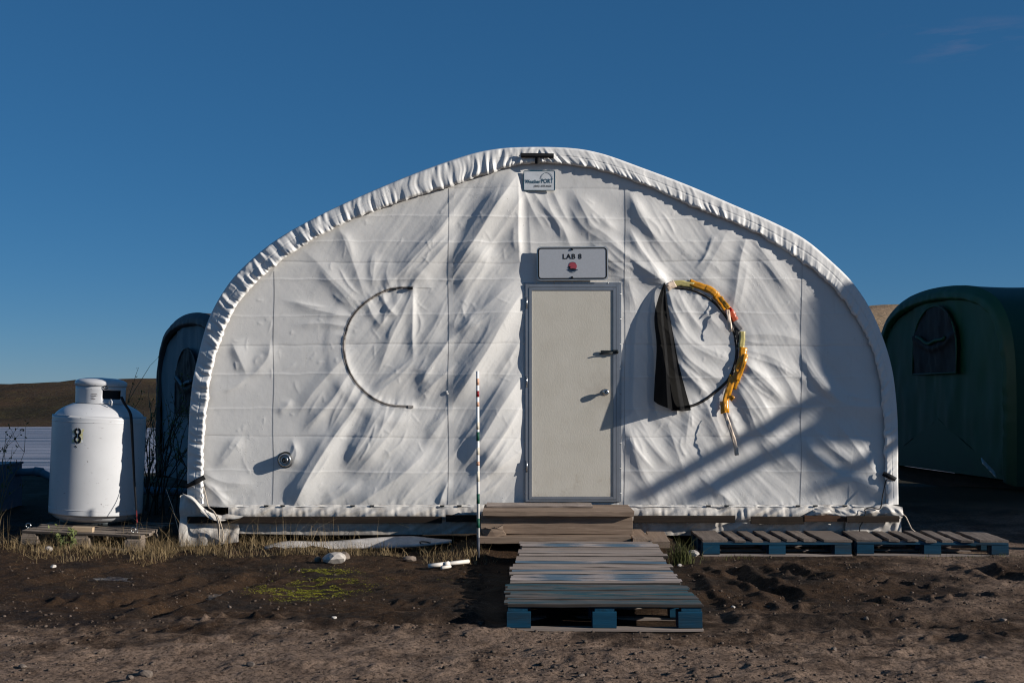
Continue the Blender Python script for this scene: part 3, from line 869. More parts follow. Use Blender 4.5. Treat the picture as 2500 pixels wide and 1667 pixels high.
nrm = (outer - inner); nrm /= np.linalg.norm(nrm, axis=1)[:, None]
SX = inner[:, :1] * (1 - uu) + outer[:, :1] * uu + nrm[:, :1] * jit
SZ = inner[:, 1:] * (1 - uu) + outer[:, 1:] * uu + nrm[:, 1:] * jit
grid_mesh('edge_sleeve', SX, sy, SZ, WHITE2, tent)
# roof cover running back over the ribs, and the far end wall
yy = np.concatenate([[.03], np.linspace(.25, 6.8, 30)])
ro = outer[::10]
cx, cz = .28, 1.0
RX, RY = np.meshgrid(ro[:, 0], yy, indexing='ij')
RZ = np.repeat(ro[:, 1][:, None], len(yy), 1)
sag = (.045 * np.abs(np.sin(RY * math.pi / 1.5)))
shrink = 1 - sag / 3.4
RX = (RX - cx) * shrink + cx; RZ = (RZ - cz) * shrink + cz
grid_mesh('roof_cover', RX, RY, RZ, WHITE2, tent)
v = [(p[0], 6.8, p[1]) for p in ro] + [(cx, 6.8, .6)]
mesh('rear_wall', v, [(i, i + 1, len(ro)) for i in range(len(ro) - 1)], WHITE, tent)
for s, e in ((0, 'left'), (-1, 'right')):
    q = outer[s]
    vv = [(q[0], .03, q[1] + .02), (q[0], 6.8, q[1] + .02), (q[0], 6.8, .03), (q[0], .03, .03)]
    mesh('side_skirt', vv, [(0, 1, 2, 3)], SKIRT, tent)
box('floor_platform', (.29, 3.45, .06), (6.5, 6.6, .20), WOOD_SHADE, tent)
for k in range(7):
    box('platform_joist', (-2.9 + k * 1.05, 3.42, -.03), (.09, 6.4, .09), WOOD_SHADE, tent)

# welded seams on the wall
def wall_y0(x, z):
    i = np.clip((np.asarray(x) - WX[0]) / WST, 0, len(WX) - 1.001); j = np.clip((np.asarray(z) - WZ[0]) / WST, 0, len(WZ) - 1.001)
    i0, j0 = i.astype(int), j.astype(int); a, b = i - i0, j - j0
    return -((Hh[i0, j0] * (1 - a) + Hh[i0 + 1, j0] * a) * (1 - b) + (Hh[i0, j0 + 1] * (1 - a) + Hh[i0 + 1, j0 + 1] * a) * b)
def wall_strip(name, path_px, width_px, off, mat, parent=tent, n=None, flat=False):
    q, s = smooth_line([P(x, y)[::2] for x, y in path_px], n or max(8, int(len(path_px) * 10)))
    w = width_px / 258.0
    t = np.gradient(q, axis=0); t /= np.linalg.norm(t, axis=1)[:, None]
    nn = np.stack([-t[:, 1], t[:, 0]], 1)
    cols = []
    for k in (-.5, 0, .5):
        p2 = q + nn * w * k
        y2 = (wall_y0 if flat else wall_y)(p2[:, 0], p2[:, 1]) - off
        cols.append(np.stack([p2[:, 0], y2, p2[:, 1]], 1))
    A = np.stack(cols, 1)
    yb = A.copy(); yb[:, :, 1] += off + .004
    if flat: return grid_mesh(name, A[..., 0], A[..., 1], A[..., 2], mat, parent, smooth=True)
    A = np.concatenate([yb[:, :1], A, yb[:, -1:]], 1)
    return grid_mesh(name, A[..., 0], A[..., 1], A[..., 2], mat, parent, smooth=False)
for (xt, yt, xb, yb) in [(675, 662, 673, 1232), (1102, 460, 1101, 1232), (1532, 462, 1531, 1232), (1964, 642, 1961, 1232)]:
    wall_strip('seam_strip', [(xt + (xb - xt) * k / 10 + (1.2 * math.sin(k * 1.7)), yt + (yb - yt) * k / 10) for k in range(11)], 11.5, .0022, WHITE, n=420, flat=True)
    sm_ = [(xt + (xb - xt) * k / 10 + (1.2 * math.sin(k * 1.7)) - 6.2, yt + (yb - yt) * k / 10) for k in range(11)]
    wall_strip('seam_shade_strip', sm_, .8, .0026, SEAMSHADE, n=420, flat=True)  # shade beside the seam, painted as a thin dark strip

# zippers
zl = wall_strip('zipper', ZL, 6.8, .003, ZIP, n=160, flat=True)
wall_strip('zipper_teeth', ZL, 2.6, .0042, ZIPTEETH, zl, n=160, flat=True)
zr = wall_strip('zipper', ZR, 6.5, .004, ZIPDARK, n=160)
wall_strip('zipper_teeth', ZR, 1.8, .0062, ZIPTEETH, zr, n=160)
p0 = W('L', 815, 107, .008)
box('zipper_stop', (p0.x, p0.y, p0.z - .012), (.05, .012, .022), INK, tent)
p0 = W('L', 820, 1400, .006)
box('zipper_stop', (p0.x, p0.y, p0.z - .012), (.05, .010, .024), ZIP, tent)
p0 = W('L', 640, 118, .010)
box('zipper_slider', (p0.x, p0.y, p0.z - .007), (.035, .012, .014), DARKSTEEL, tent, rot=(0, .1, 0))

# torn insect screen hanging from the window's upper corner
m = NM('black_screen')
tr = m.n.new('ShaderNodeBsdfTransparent'); mx = m.n.new('ShaderNodeMixShader'); mx.inputs[0].default_value = .95
m.set(color=(.004, .004, .0045), rough=.8, spec=.1)
m.l.new(tr.outputs[0], mx.inputs[1]); m.l.new(m.b.outputs[0], mx.inputs[2]); m.l.new(mx.outputs[0], m.n['Material Output'].inputs[0])
SCREEN = m.m
na, nb = 40, 46
Lf, _ = smooth_line([(525, 155), (480, 270), (448, 420), (462, 640), (445, 900), (438, 1040)], nb)
Rt, _ = smooth_line([(532, 160), (552, 330), (588, 520), (632, 760), (682, 960), (722, 1108)], nb)
sx_, sy_, sz_ = np.zeros((na, nb)), np.zeros((na, nb)), np.zeros((na, nb))
for j in range(nb):
    b = j / (nb - 1)
    for i in range(na):
        a = i / (na - 1)
        x = Lf[j][0] * (1 - a) + Rt[j][0] * a
        y = Lf[j][1] * (1 - a) + Rt[j][1] * a
        y += b * (34 * math.sin(a * math.pi) ** .8)
        off = .03 + b ** .8 * (.055 + .10 * math.exp(-((a - .33) / .16) ** 2) + .035 * math.sin(a * 17 + b * 2) * (1 - .3 * a) - .03 * a)
        q = P(*C('K', x, y), 0)
        sx_[i, j], sy_[i, j], sz_[i, j] = q[0], -off, q[2]
grid_mesh('insect_screen', sx_, sy_, sz_, SCREEN, tent)

# weathered tape around the right window
def tape(path, width, offs, mat, n=14, tw=0.0):
    n = n * 2
    q, s = smooth_line([C('K', *t) for t in path], n)
    t = np.gradient(q, axis=0); t /= np.linalg.norm(t, axis=1)[:, None]
    nn = np.stack([-t[:, 1], t[:, 0]], 1)
    X, Y, Z = [], [], []
    o = np.interp(np.linspace(0, 1, n), np.linspace(0, 1, len(offs)), offs) * (.5 if max(offs) < .08 else .9)
    for k in (-.5, -.17, .17, .5):
        wob = 1 + .16 * vnoise(np.arange(n) * .33 + k * 3, np.arange(n) * 0.0 + len(path) * 7.7 + path[0][0], 3)
        pp = q + nn * (width * .325 * k) * wob[:, None]
        w3 = np.array([P(a, b) for a, b in pp])
        base = wall_y(w3[:, 0], w3[:, 2])
        X.append(w3[:, 0]); Z.append(w3[:, 2])
        Y.append(base - o - tw * k * o - .005 * vnoise(np.arange(n) * .4 + 5 * k, np.arange(n) * 0.0 + path[0][1] * .1, 6) * (o > .012))
    X, Y, Z = np.array(X).T, np.array(Y).T, np.array(Z).T
    ob = grid_mesh('tape_strip', X, Y, Z, mat, tent, smooth=False)
    md = ob.modifiers.new('thickness', 'SOLIDIFY'); md.thickness = .0012
    return ob
tape([(545, 195), (575, 178), (608, 160)], 52, [.006, .012, .02], CREAMTAPE, 6)
tape([(600, 165), (660, 160), (748, 178)], 44, [.012, .014, .014], YELLOWTAPE, 9)
tape([(715, 152), (800, 182), (880, 215), (925, 255)], 50, [.012, .016, .020, .026], AMBER, 12, .3)
tape([(838, 190), (880, 215), (915, 245)], 44, [.020, .024, .030], AMBER, 8, .5)
tape([(910, 250), (950, 295), (985, 355)], 56, [.018, .045, .070], AMBER, 10, .5)
tape([(945, 262), (970, 310), (1000, 352)], 34, [.03, .06, .085], AMBER, 8)
tape([(1005, 345), (1035, 395), (1062, 440)], 52, [.030, .030, .020], REDTAPE, 8, .6)
tape([(1000, 340), (1018, 352), (1028, 366)], 24, [.05, .05, .05], plain('bright_red_tape', (.45, .02, .015), .35), 5)
tape([(1052, 440), (1078, 475), (1105, 510)], 46, [.010, .016, .014], GREYTAPE, 7, .4)
tape([(1070, 470), (1072, 540), (1070, 600)], 34, [.012, .014, .012], ZIPDARK, 7)
tape([(996, 360), (1006, 440), (1014, 525)], 26, [.06, .075, .085], CREAMTAPE, 8)
tape([(1112, 520), (1112, 580), (1106, 642)], 44, [.012, .020, .014], YELLOWTAPE, 8, .5)
tape([(1122, 640), (1105, 730), (1075, 830), (1035, 950)], 54, [.016, .040, .035, .030], AMBER, 16, .5)
tape([(1135, 690), (1110, 780), (1072, 890)], 34, [.030, .060, .05], AMBER, 10, .5)
tape([(1040, 850), (1010, 950), (985, 1040), (985, 1130)], 48, [.03, .045, .055, .06], AMBER, 12, .3)
tape([(990, 1010), (1020, 1015), (1040, 1030)], 36, [.04, .05, .05], AMBER, 5)
tape([(965, 1050), (962, 1090), (968, 1135)], 40, [.05, .06, .065], AMBER, 6)
tape([(972, 1130), (990, 1190), (1018, 1270), (1045, 1360), (1060, 1445)], 30, [.06, .085, .10, .105, .11], CREAMTAPE, 14)

# black webbing straps
def strap(pts, width, mat=BLACK, name='webbing_strap'):
    """pts: (x, y, z) centre line in the wall plane, width across in metres"""
    q, _ = smooth_line(pts, 10)
    t = np.gradient(q, axis=0); t /= np.linalg.norm(t, axis=1)[:, None]
    nn = np.stack([-t[:, 2], np.zeros(len(q)), t[:, 0]], 1)
    A = np.stack([q + nn * width * .5, q - nn * width * .5], 1)
    B = A.copy(); B[..., 1] += .012
    A = np.concatenate([B[:, :1], A, B[:, 1:]], 1)
    return grid_mesh(name, A[..., 0], A[..., 1], A[..., 2], mat, tent, smooth=False)
def Pd(x, y, yy): return P(*C('d', x, y), yy)
strap([Pd(1196, 357, -.075), Pd(1234, 357, -.077), Pd(1272, 358, -.075)], .042)
strap([Pd(1235, 362, -.076), Pd(1234, 377, -.065)], .046)
strap([Pd(427, 1117, -.02), Pd(446, 1108, -.088), Pd(470, 1095, -.075)], .046)
strap([Pd(2028, 1087, -.055), Pd(2046, 1095, -.068), Pd(2064, 1104, -.01)], .046)

# printed maker's panel below the ridge
def text_mesh(txt, size, cx, cy, y, mat, parent, name='lettering', bold=0.0, shear=0.0, sx=1.0, spacing=1.0, roll=0.0):
    cu = bpy.data.curves.new('t', 'FONT'); cu.body = txt; cu.size = size; cu.align_x = 'CENTER'; cu.align_y = 'CENTER'
    cu.offset = bold; cu.shear = shear; cu.space_character = spacing; cu.resolution_u = 4
    ob = bpy.data.objects.new('t', cu); COL.objects.link(ob)
    bpy.context.view_layer.update()
    dg = bpy.context.evaluated_depsgraph_get()
    me = bpy.data.meshes.new_from_object(ob.evaluated_get(dg))
    bpy.data.objects.remove(ob, do_unlink=True)
    me.name = name
    cr, sr = math.cos(roll), math.sin(roll)
    for vv in me.vertices:
        x, z = vv.co.x * sx, vv.co.y
        x, z = x * cr - z * sr, x * sr + z * cr
        yv = y(cx + x, cy + z) if callable(y) else y
        vv.co = (cx + x, yv, cy + z)
    me.materials.clear(); me.materials.append(mat)
    me.update()
    return link(name, me, parent)

def rounded_rect(w, h, r, n=6):
    pts = []
    for (sx, sz, a0) in ((1, 1, 0), (-1, 1, 90), (-1, -1, 180), (1, -1, 270)):
        for k in range(n + 1):
            a = math.radians(a0 + 90 * k / n)
            pts.append((sx * (w / 2 - r) + r * math.cos(a), sz * (h / 2 - r) + r * math.sin(a)))
    return pts
def plate(name, cx, cz, y, w, h, r, th, mat, parent, roll=0.0):
    cr, sr = math.cos(roll), math.sin(roll)
    pts = [(cx + a * cr - b * sr, cz + a * sr + b * cr) for a, b in rounded_rect(w, h, r)]
    n = len(pts)
    v = [(a, y, b) for a, b in pts] + [(a, y + th, b) for a, b in pts]
    f = [tuple(range(n)), tuple(range(2 * n - 1, n - 1, -1))] + [(i, i + n, (i + 1) % n + n, (i + 1) % n) for i in range(n)]
    return mesh(name, v, f, mat, parent)
def ring(name, cx, cz, y, w, h, r, t, mat, parent, roll=0.0):
    cr, sr = math.cos(roll), math.sin(roll)
    o = rounded_rect(w, h, r); i = rounded_rect(w - 2 * t, h - 2 * t, max(r - t, .001))
    n = len(o)
    v = [(cx + a * cr - b * sr, y, cz + a * sr + b * cr) for a, b in o + i]
    return mesh(name, v, [(k, (k + 1) % n, (k + 1) % n + n, k + n) for k in range(n)], mat, parent)
lx, _, lz = P(1316.5, 442.5)
gx2, gz2 = np.meshgrid(np.linspace(lx - .16, lx + .16, 40), np.linspace(lz - .10, lz + .10, 30))
yl = float(np.min(wall_y(gx2, gz2))) - .004
patch = plate('maker_panel', lx, lz, yl, .300, .190, .014, .003, LOGOWHITE, tent)
ring('panel_border', lx, lz, yl - .0015, .300, .190, .014, .007, TEAL, patch)
text_mesh('Weather', .050, lx - .062, lz - .010, yl - .002, TEAL, patch, bold=.0011, sx=.80)
text_mesh('PORT', .058, lx + .074, lz - .006, yl - .002, TEAL, patch, bold=.0008, sx=.78)
text_mesh('(800) 678-6626', .027, lx + .030, lz - .052, yl - .002, INK, patch, bold=.0002, shear=.25)
arc = [(lx + .072 + .055 * math.cos(math.radians(a)), yl - .003, lz + .018 + .058 * math.sin(math.radians(a))) for a in range(0, 181, 12)]
tube('printed_arc', arc, .0013, TEAL, patch, 5)

# exhaust pipe through the wall
vx, _, vz = P(698, 1122)
vy = float(wall_y(np.array([vx]), np.array([vz]))[0])
ven = lathe('exhaust_flue', [(.070, -.02), (.070, .006), (.066, .012), (.064, .020), (.060, .066), (.056, .072), (.046, .074), (.043, .060), (.036, .056), (.034, .072), (.026, .080), (.022, .078), (.018, .050), (.0, .048)], STEEL, tent, 36, 'Y', (vx, vy, vz))
lathe('flue_collar', [(.074, -.01), (.078, .004), (.072, .010)], DARKSTEEL, ven, 36, 'Y', (vx, vy, vz))
lathe('flue_nozzle', [(.020, .06), (.019, .082), (.010, .083), (.009, .055)], DARKSTEEL, ven, 20, 'Y', (vx, vy, vz))
# round patch and small marks
px_, _, pz_ = P(1092, 958)
lathe('round_patch', [(.020, .002), (.019, .0035), (.0, .0036)], WHITE, tent, 24, 'Y', (px_, float(wall_y(np.array([px_]), np.array([pz_]))[0]), pz_))

# lower edge: cable, keepers, skirt and battens
def cloth(name, x0, x1, ztop, zbot, yfun, mat, parent=tent, step=.010, nv=18):
    n = int((x1 - x0) / step)
    X, V = np.meshgrid(np.linspace(x0, x1, n), np.linspace(0, 1, nv), indexing='ij')
    Z = ztop(X) * (1 - V) + zbot(X) * V
    return grid_mesh(name, X, yfun(X, V, Z), Z, mat, parent)
Xp = lambda px: (px - 1250) / 258.0
Zp = lambda py: CAM_H - (py - HOR) / 258.0
def zc(pts):
    xs_, zs_ = [Xp(a) for a, b in pts], [Zp(b) for a, b in pts]
    return lambda X: np.interp(X, xs_, zs_)
def skirt_y(seed, bulge, a):
    def f(X, V, Z):
        w = 1.6 * a * (vnoise((X + .25 * V) / .07, V * 1.2, seed) + .7 * vnoise((X - .1 * V) / .16, V * .8, seed + 1) + .3 * vnoise(X / .03, V * 2, seed + 2))
        return -(.015 + bulge * np.sin(np.clip(V, 0, 1) * math.pi * .85) + w * (.35 + .65 * np.sin(V * math.pi)))
    return f
cloth('upper_skirt', Xp(560), Xp(1205), zc([(560, 1231), (1205, 1231)]), zc([(560, 1268), (1205, 1268)]), skirt_y(101, .040, .010), SKIRT)
cloth('upper_skirt', Xp(1530), Xp(2180), zc([(1530, 1231), (2180, 1231)]), zc([(1530, 1270), (2180, 1270)]), skirt_y(111, .040, .012), SKIRT)
cloth('lower_skirt', Xp(560), Xp(1205), zc([(560, 1262), (1205, 1262)]), zc([(560, 1301), (680, 1303), (760, 1305), (1050, 1304), (1205, 1300)]), skirt_y(121, .008, .007), SKIRT)
cloth('lower_skirt', Xp(1530), Xp(2190), zc([(1530, 1264), (2190, 1264)]), zc([(1530, 1306), (2190, 1306)]), skirt_y(131, .010, .010), SKIRT)
# left corner: a torn flap that hangs to the ground, its top edge folded out
tl = [(444, 1208), (458, 1205), (476, 1213), (500, 1236), (520, 1250), (545, 1258), (590, 1263)]
cloth('corner_flap', Xp(444), Xp(588), zc(tl), zc([(444, 1330), (470, 1330), (530, 1327), (588, 1319)]), lambda X, V, Z: -(.075 + .012 * vnoise(X / .10, V * 2.5, 141) + .012 * vnoise(X / .05 + V * 2, V * 3, 142) - .03 * np.exp(-((V - .45) / .12) ** 2) + .02 * V), SKIRT, nv=30)
e0, _ = smooth_line([(Xp(a), Zp(b)) for a, b in [(452, 1204), (476, 1210), (500, 1234), (520, 1248), (550, 1256), (575, 1257)]], 30)
fr = np.linspace(0, 1, 30)[:, None]; vv_ = np.linspace(0, 1, 8)[None]
wid = .085 * np.sin(np.clip(fr * 1.02, 0, 1) * math.pi) ** .6 + .004
FX = e0[:, :1] + .35 * wid * vv_; FZ = e0[:, 1:] - wid * vv_ * .72 + .01 * np.sin(vv_ * math.pi); FY = -.085 - .07 * np.sin(vv_ * math.pi * .55) * (wid / .085)
grid_mesh('folded_flap', FX, FY, FZ, SKIRT, tent)
e1, _ = smooth_line([(Xp(a), Zp(b)) for a, b in [(518, 1247), (540, 1256), (560, 1252), (582, 1255), (600, 1257)]], 20)
wid = .030 * np.sin(np.linspace(0, 1, 20) * math.pi)[:, None] ** .7 + .002
FX = e1[:, :1] + 0 * vv_; FZ = e1[:, 1:] - wid * vv_ * 1.3; FY = -.09 - .05 * np.sin(vv_ * math.pi * .6) + 0 * e1[:, :1]
grid_mesh('folded_flap', FX, FY, FZ, SKIRT, tent)
# crumpled right corner
tr_ = [(1985, 1240), (2020, 1236), (2060, 1243), (2075, 1238), (2110, 1236), (2160, 1228), (2198, 1236)]
cloth('crumpled_corner', Xp(1985), Xp(2198), zc(tr_), zc([(1985, 1262), (2060, 1266), (2198, 1262)]), lambda X, V, Z: -(.055 + .045 * np.sin(V * math.pi) + .022 * vnoise(X / .09 + V * 1.4, V * 2, 151) + .016 * vnoise(X / .045 - V * 2, V * 3, 152)), SKIRT, nv=24)
cloth('corner_flap', Xp(2060), Xp(2196), zc([(2060, 1258), (2196, 1250)]), zc([(2060, 1306), (2190, 1300), (2196, 1298)]), lambda X, V, Z: -(.06 + .014 * vnoise(X / .08, V * 2, 161) + .010 * vnoise(X / .04 + V, V * 3, 162)), SKIRT, nv=24)
cab = tube('edge_cable', [(Xp(520 + 28 * k), -.026 - .006 * math.sin(k), Zp(1235.5 + .8 * math.sin(k * 1.3))) for k in range(25)], .0055, WHITE2, tent, 6)
tube('edge_cable', [(Xp(1535 + 28 * k), -.026 - .006 * math.sin(k), Zp(1235.5 + .8 * math.sin(k * 1.7))) for k in range(23)], .0055, WHITE2, tent, 6)
for kx in (652, 692, 862, 909, 1080, 1122, 1728, 1772, 1946, 1988, 2060):
    box('cable_keeper', (Xp(kx), -.040, Zp(1235)), (.042, .014, .013), DARKSTEEL, tent)
def batten(x0, x1, y0, y1, mat, dy=-.085, rz=0.0, th=.032):
    h = (y1 - y0) / 258.0
    return box('batten', (Xp((x0 + x1) / 2), dy, Zp(y1)), (Xp(x1) - Xp(x0), th, h), mat, tent, (0, rz, 0), seg=6, jit=.002, bev=.003)
batten(463, 1080, 1258, 1274, WOOD_DARK, rz=-.001)
batten(1090, 1172, 1254, 1271, WOOD_DARK, -.088)
batten(1546, 1790, 1256, 1273, WOOD_DARK, -.088)
batten(1828, 1958, 1258, 1276, WOOD_DARK, -.088)
batten(1957, 2062, 1255, 1270, WOOD_RED, -.092)
batten(2058, 2185, 1256, 1271, WOOD_DARK, -.115)

# ropes at the two lower corners
r1 = [W('d', 471, 1115, .05), W('d', 478, 1140, .07), W('d', 484, 1160, .09), W('d', 494, 1166, .15), W('d', 505, 1178, .17), W('d', 510, 1195, .17), W('d', 509, 1215, .13), W('d', 513, 1240, .12), W('d', 519, 1240, .12), W('d', 520, 1220, .13), W('d', 516, 1195, .17), W('d', 510, 1180, .175)]
q, _ = smooth_line([tuple(t) for t in r1], 60); tube('tie_rope', [tuple(t) for t in q], .0055, ROPE, tent, 6)
r1 = [W('d', 488, 1163, .14), W('d', 500, 1169, .165), W('d', 508, 1182, .175), W('d', 513, 1200, .17), W('d', 511, 1222, .13), W('d', 512, 1255, .10)]
q, _ = smooth_line([tuple(t) for t in r1], 40); tube('tie_rope', [tuple(t) for t in q], .0050, ROPE, tent, 6)
r2 = [W('R', 1300, 600, .08), W('R', 1250, 780, .09), W('R', 1210, 950, .11), W('R', 1100, 935, .12), W('R', 1020, 960, .12), W('R', 1030, 1000, .12), W('R', 1000, 1100, .12), W('R', 970, 1180, .10), W('R', 968, 1240, .10)]
q, _ = smooth_line([tuple(t) for t in r2], 60); tube('tie_cord', [tuple(t) for t in q], .0055, BLACKROPE, tent, 6)
r2 = [P(2198, 1248, -.04), P(2212, 1262, -.05), P(2225, 1290, -.10), P(2236, 1300, -.14)]
tube('tie_cord', r2, .006, ROPE, tent, 6)
tube('tie_cord', [P(405, 1192, .3), P(422, 1240, .05), P(442, 1318, -.15)], .003, ROPE, tent, 5)

# ---- door
fx0, fx1, fz0, fz1 = Xp(1283), Xp(1512), Zp(1224), Zp(694)
def bar(name, x0, x1, z0, z1, y0, y1, mat, parent):
    return box(name, ((x0 + x1) / 2, (y0 + y1) / 2, z0), (x1 - x0, abs(y1 - y0), z1 - z0), mat, parent, bev=.002)
fw = .030
fr_ = bar('door_frame', fx0, fx0 + fw, fz0, fz1, -.026, .01, ALU, tent)
bar('frame_jamb', fx1 - fw, fx1, fz0, fz1, -.026, .01, ALU, fr_)
bar('frame_head', fx0 + fw + .001, fx1 - fw - .001, fz1 - fw, fz1, -.0255, .01, ALU, fr_)
bar('frame_sill', fx0 + fw + .001, fx1 - fw - .001, fz0, fz0 + .018, -.0255, .01, ALU, fr_)
for (xx, s) in ((fx0 - .018, 1), (fx1 + .018, -1)):
    bar('frame_flange', min(xx, xx + s * .017), max(xx, xx + s * .017), fz0, fz1 + .015, -.012, .008, ALU, fr_)
bar('frame_flange', fx0, fx1, fz1 + .001, fz1 + .018, -.012, .008, ALU, fr_)
for k in range(9):
    for xx in (fx0 - .010, fx1 + .010):
        lathe('frame_screw', [(.0065, .012), (.006, .016), (.0, .0165)], STEEL, fr_, 8, 'Y', (xx, 0, fz0 + .08 + k * .235))
for k in range(5):
    lathe('frame_screw', [(.0065, .012), (.006, .016), (.0, .0165)], STEEL, fr_, 8, 'Y', (fx0 + .1 + k * .17, 0, fz1 + .010))
m = NM('door_skin')
v = m.coord('Object', (1, 1, .45))
n = m.noise(v, 110.0, 4, .6)
c = m.mix(m.ramp(m.noise(m.coord('Object'), 5.0, 5), [(.35, 0.0), (.7, 1.0)]), (.555, .51, .425), (.60, .555, .47))
c = m.mix(m.ramp(m.noise(m.coord('Object'), 2.2, 6, .7), [(.62, 0.0), (.78, .5)]), c, (.40, .33, .25))
sd_ = m.n.new('ShaderNodeSeparateXYZ'); m.l.new(m.geo(), sd_.inputs[0])
dk = m.n.new('ShaderNodeVectorMath'); dk.operation = 'DISTANCE'; m.l.new(m.geo(), dk.inputs[0]); dk.inputs[1].default_value = P(1470, 957, -.02)
nz_ = m.noise(m.coord('Object'), 9.0, 6, .7)
gr = m.math('ADD', m.math('SUBTRACT', .22, dk.outputs['Value']), m.math('MULTIPLY', m.math('SUBTRACT', nz_, .5), .5))
c = m.mix(m.ramp(gr, [(.0, 0.0), (.25, .35)]), c, (.26, .21, .16))
ft = m.math('ADD', m.math('MULTIPLY', m.math('SUBTRACT', .62, sd_.outputs[2]), 1.6), m.math('MULTIPLY', m.math('SUBTRACT', nz_, .58), 2.4))
c = m.mix(m.ramp(ft, [(.0, 0.0), (.5, .45)]), c, (.30, .23, .16))
m.set(color=c, rough=.5, spec=.3); m.bump(n, .22, .005)
DOORSKIN = m.m
dx0, dx1, dz0, dz1 = fx0 + fw + .004, fx1 - fw - .004, fz0 + .022, fz1 - fw - .004
door = bar('door', dx0 + .026, dx1 - .026, dz0 + .026, dz1 - .026, -.022, .006, DOORSKIN, tent)
bar('edge_rail', dx0, dx0 + .025, dz0, dz1, -.030, .004, ALU, door)
bar('edge_rail', dx1 - .025, dx1, dz0, dz1, -.030, .004, ALU, door)
bar('edge_rail', dx0 + .0255, dx1 - .0255, dz1 - .025, dz1, -.0295, .004, ALU, door)
bar('edge_rail', dx0 + .0255, dx1 - .0255, dz0, dz0 + .025, -.0295, .004, ALU, door)
for hz_ in (.28, 1.08, 1.82):
    hg = lathe('hinge', [(.0, 0), (.006, 0), (.006, .11), (.0, .11)], STEEL, door, 10, 'Z', (fx0 + .012, -.034, fz0 + hz_))
kx, _, kz = P(1478, 957)
kn = lathe('door_knob', [(.032, .020), (.032, .026), (.026, .031), (.013, .034), (.012, .052), (.020, .056), (.027, .066), (.028, .078), (.024, .086), (.012, .089), (.010, .087), (.0, .087)], STEEL, door, 28, 'Y', (kx, 0, kz))
lathe('knob_keyhole', [(.009, .088), (.008, .091), (.0, .0915)], DARKSTEEL, kn, 12, 'Y', (kx, 0, kz))
hx, _, hz2 = P(1490, 859)
bx_, _, bz_ = P(1482, 859)
hs = box('hasp', (bx_, -.038, bz_ - .013), (.125, .012, .026), DARKSTEEL, door, bev=.003)
box('hasp_plate', (P(1502, 859)[0], -.040, bz_ - .018), (.045, .018, .036), DARKSTEEL, hs, bev=.004)
tube('hasp_pin', [(bx_ - .075, -.050, bz_ - .022), (bx_ - .02, -.048, bz_ - .012), (bx_ + .05, -.050, bz_ - .008)], .006, DARKSTEEL, hs, 8)
lathe('hasp_staple', [(.013, .045), (.014, .058), (.008, .064), (.0, .064)], DARKSTEEL, hs, 12, 'Y', (P(1506, 857)[0], 0, bz_))

# ---- sign over the door
sgx, _, sgz = P(1397, 644.5)
roll = math.radians(.35)
sign = thing('door_sign', 'grey metal sign reading LAB 8 with bird emblem above the beige door', 'sign', (sgx, -.05, sgz - .155))
ys_ = -.052
pl = plate('sign_plate', sgx, sgz, ys_, .672, .318, .038, .004, SIGNALU, sign, roll)
plate('sign_face', sgx, sgz, ys_ - .0025, .652, .298, .033, .002, SIGNGREY, sign, roll)
ring('sign_border', sgx, sgz, ys_ - .0040, .650, .296, .032, .011, INK, sign, roll)
text_mesh('LAB 8', .066, sgx - .004, sgz + .062, ys_ - .0042, INK, sign, bold=.0016, spacing=1.12, roll=roll)
def poly_plate(name, pts, y, mat, parent, th=.0012):
    n = len(pts)
    v = [(a, y, b) for a, b in pts] + [(a, y + th, b) for a, b in pts]
    f = [tuple(range(n)), tuple(range(2 * n - 1, n - 1, -1))] + [(i, i + n, (i + 1) % n + n, (i + 1) % n) for i in range(n)]
    return mesh(name, v, f, mat, parent)
ex, ez = sgx + .002, sgz - .038
disc = poly_plate('emblem_sun', [(ex + .039 * math.cos(a), ez + .010 + .039 * math.sin(a)) for a in np.linspace(0, 2 * math.pi, 28, endpoint=False)], ys_ - .0050, LOGORED, sign)
tube('emblem_arc', [(ex + .046 * math.cos(math.radians(a)), ys_ - .0048, ez + .004 + .046 * math.sin(math.radians(a))) for a in range(45, 136, 10)], .0014, LOGOBLUE, disc, 5)
tube('emblem_arc', [(ex + .044 * math.cos(math.radians(a)), ys_ - .0048, ez - .004 + .044 * math.sin(math.radians(a))) for a in range(235, 306, 10)], .0014, LOGOBLUE, disc, 5)
poly_plate('emblem_wave', [(ex - .052, ez - .020), (ex - .044, ez - .018), (ex - .026, ez - .023), (ex, ez - .026), (ex + .026, ez - .022), (ex + .052, ez - .019), (ex + .044, ez - .028), (ex + .022, ez - .037), (ex - .006, ez - .040), (ex - .032, ez - .034)], ys_ - .0058, LOGOBLUE, disc)
poly_plate('emblem_bird', [(ex - .046, ez + .002), (ex - .036, ez + .008), (ex - .028, ez + .012), (ex - .021, ez + .008), (ex - .020, ez - .001), (ex - .025, ez - .007), (ex - .018, ez - .012), (ex - .004, ez - .009), (ex + .016, ez - .012), (ex + .036, ez - .017), (ex + .028, ez - .023), (ex, ez - .026), (ex - .024, ez - .022), (ex - .034, ez - .014), (ex - .031, ez - .004)], ys_ - .0066, INK, disc)
for zz in (.132, -.132):
    lathe('sign_bolt', [(.011, .0), (.010, .006), (.006, .009), (.0, .009)], DARKSTEEL, sign, 10, 'Y', (sgx - .002, ys_ - .004, sgz + zz))

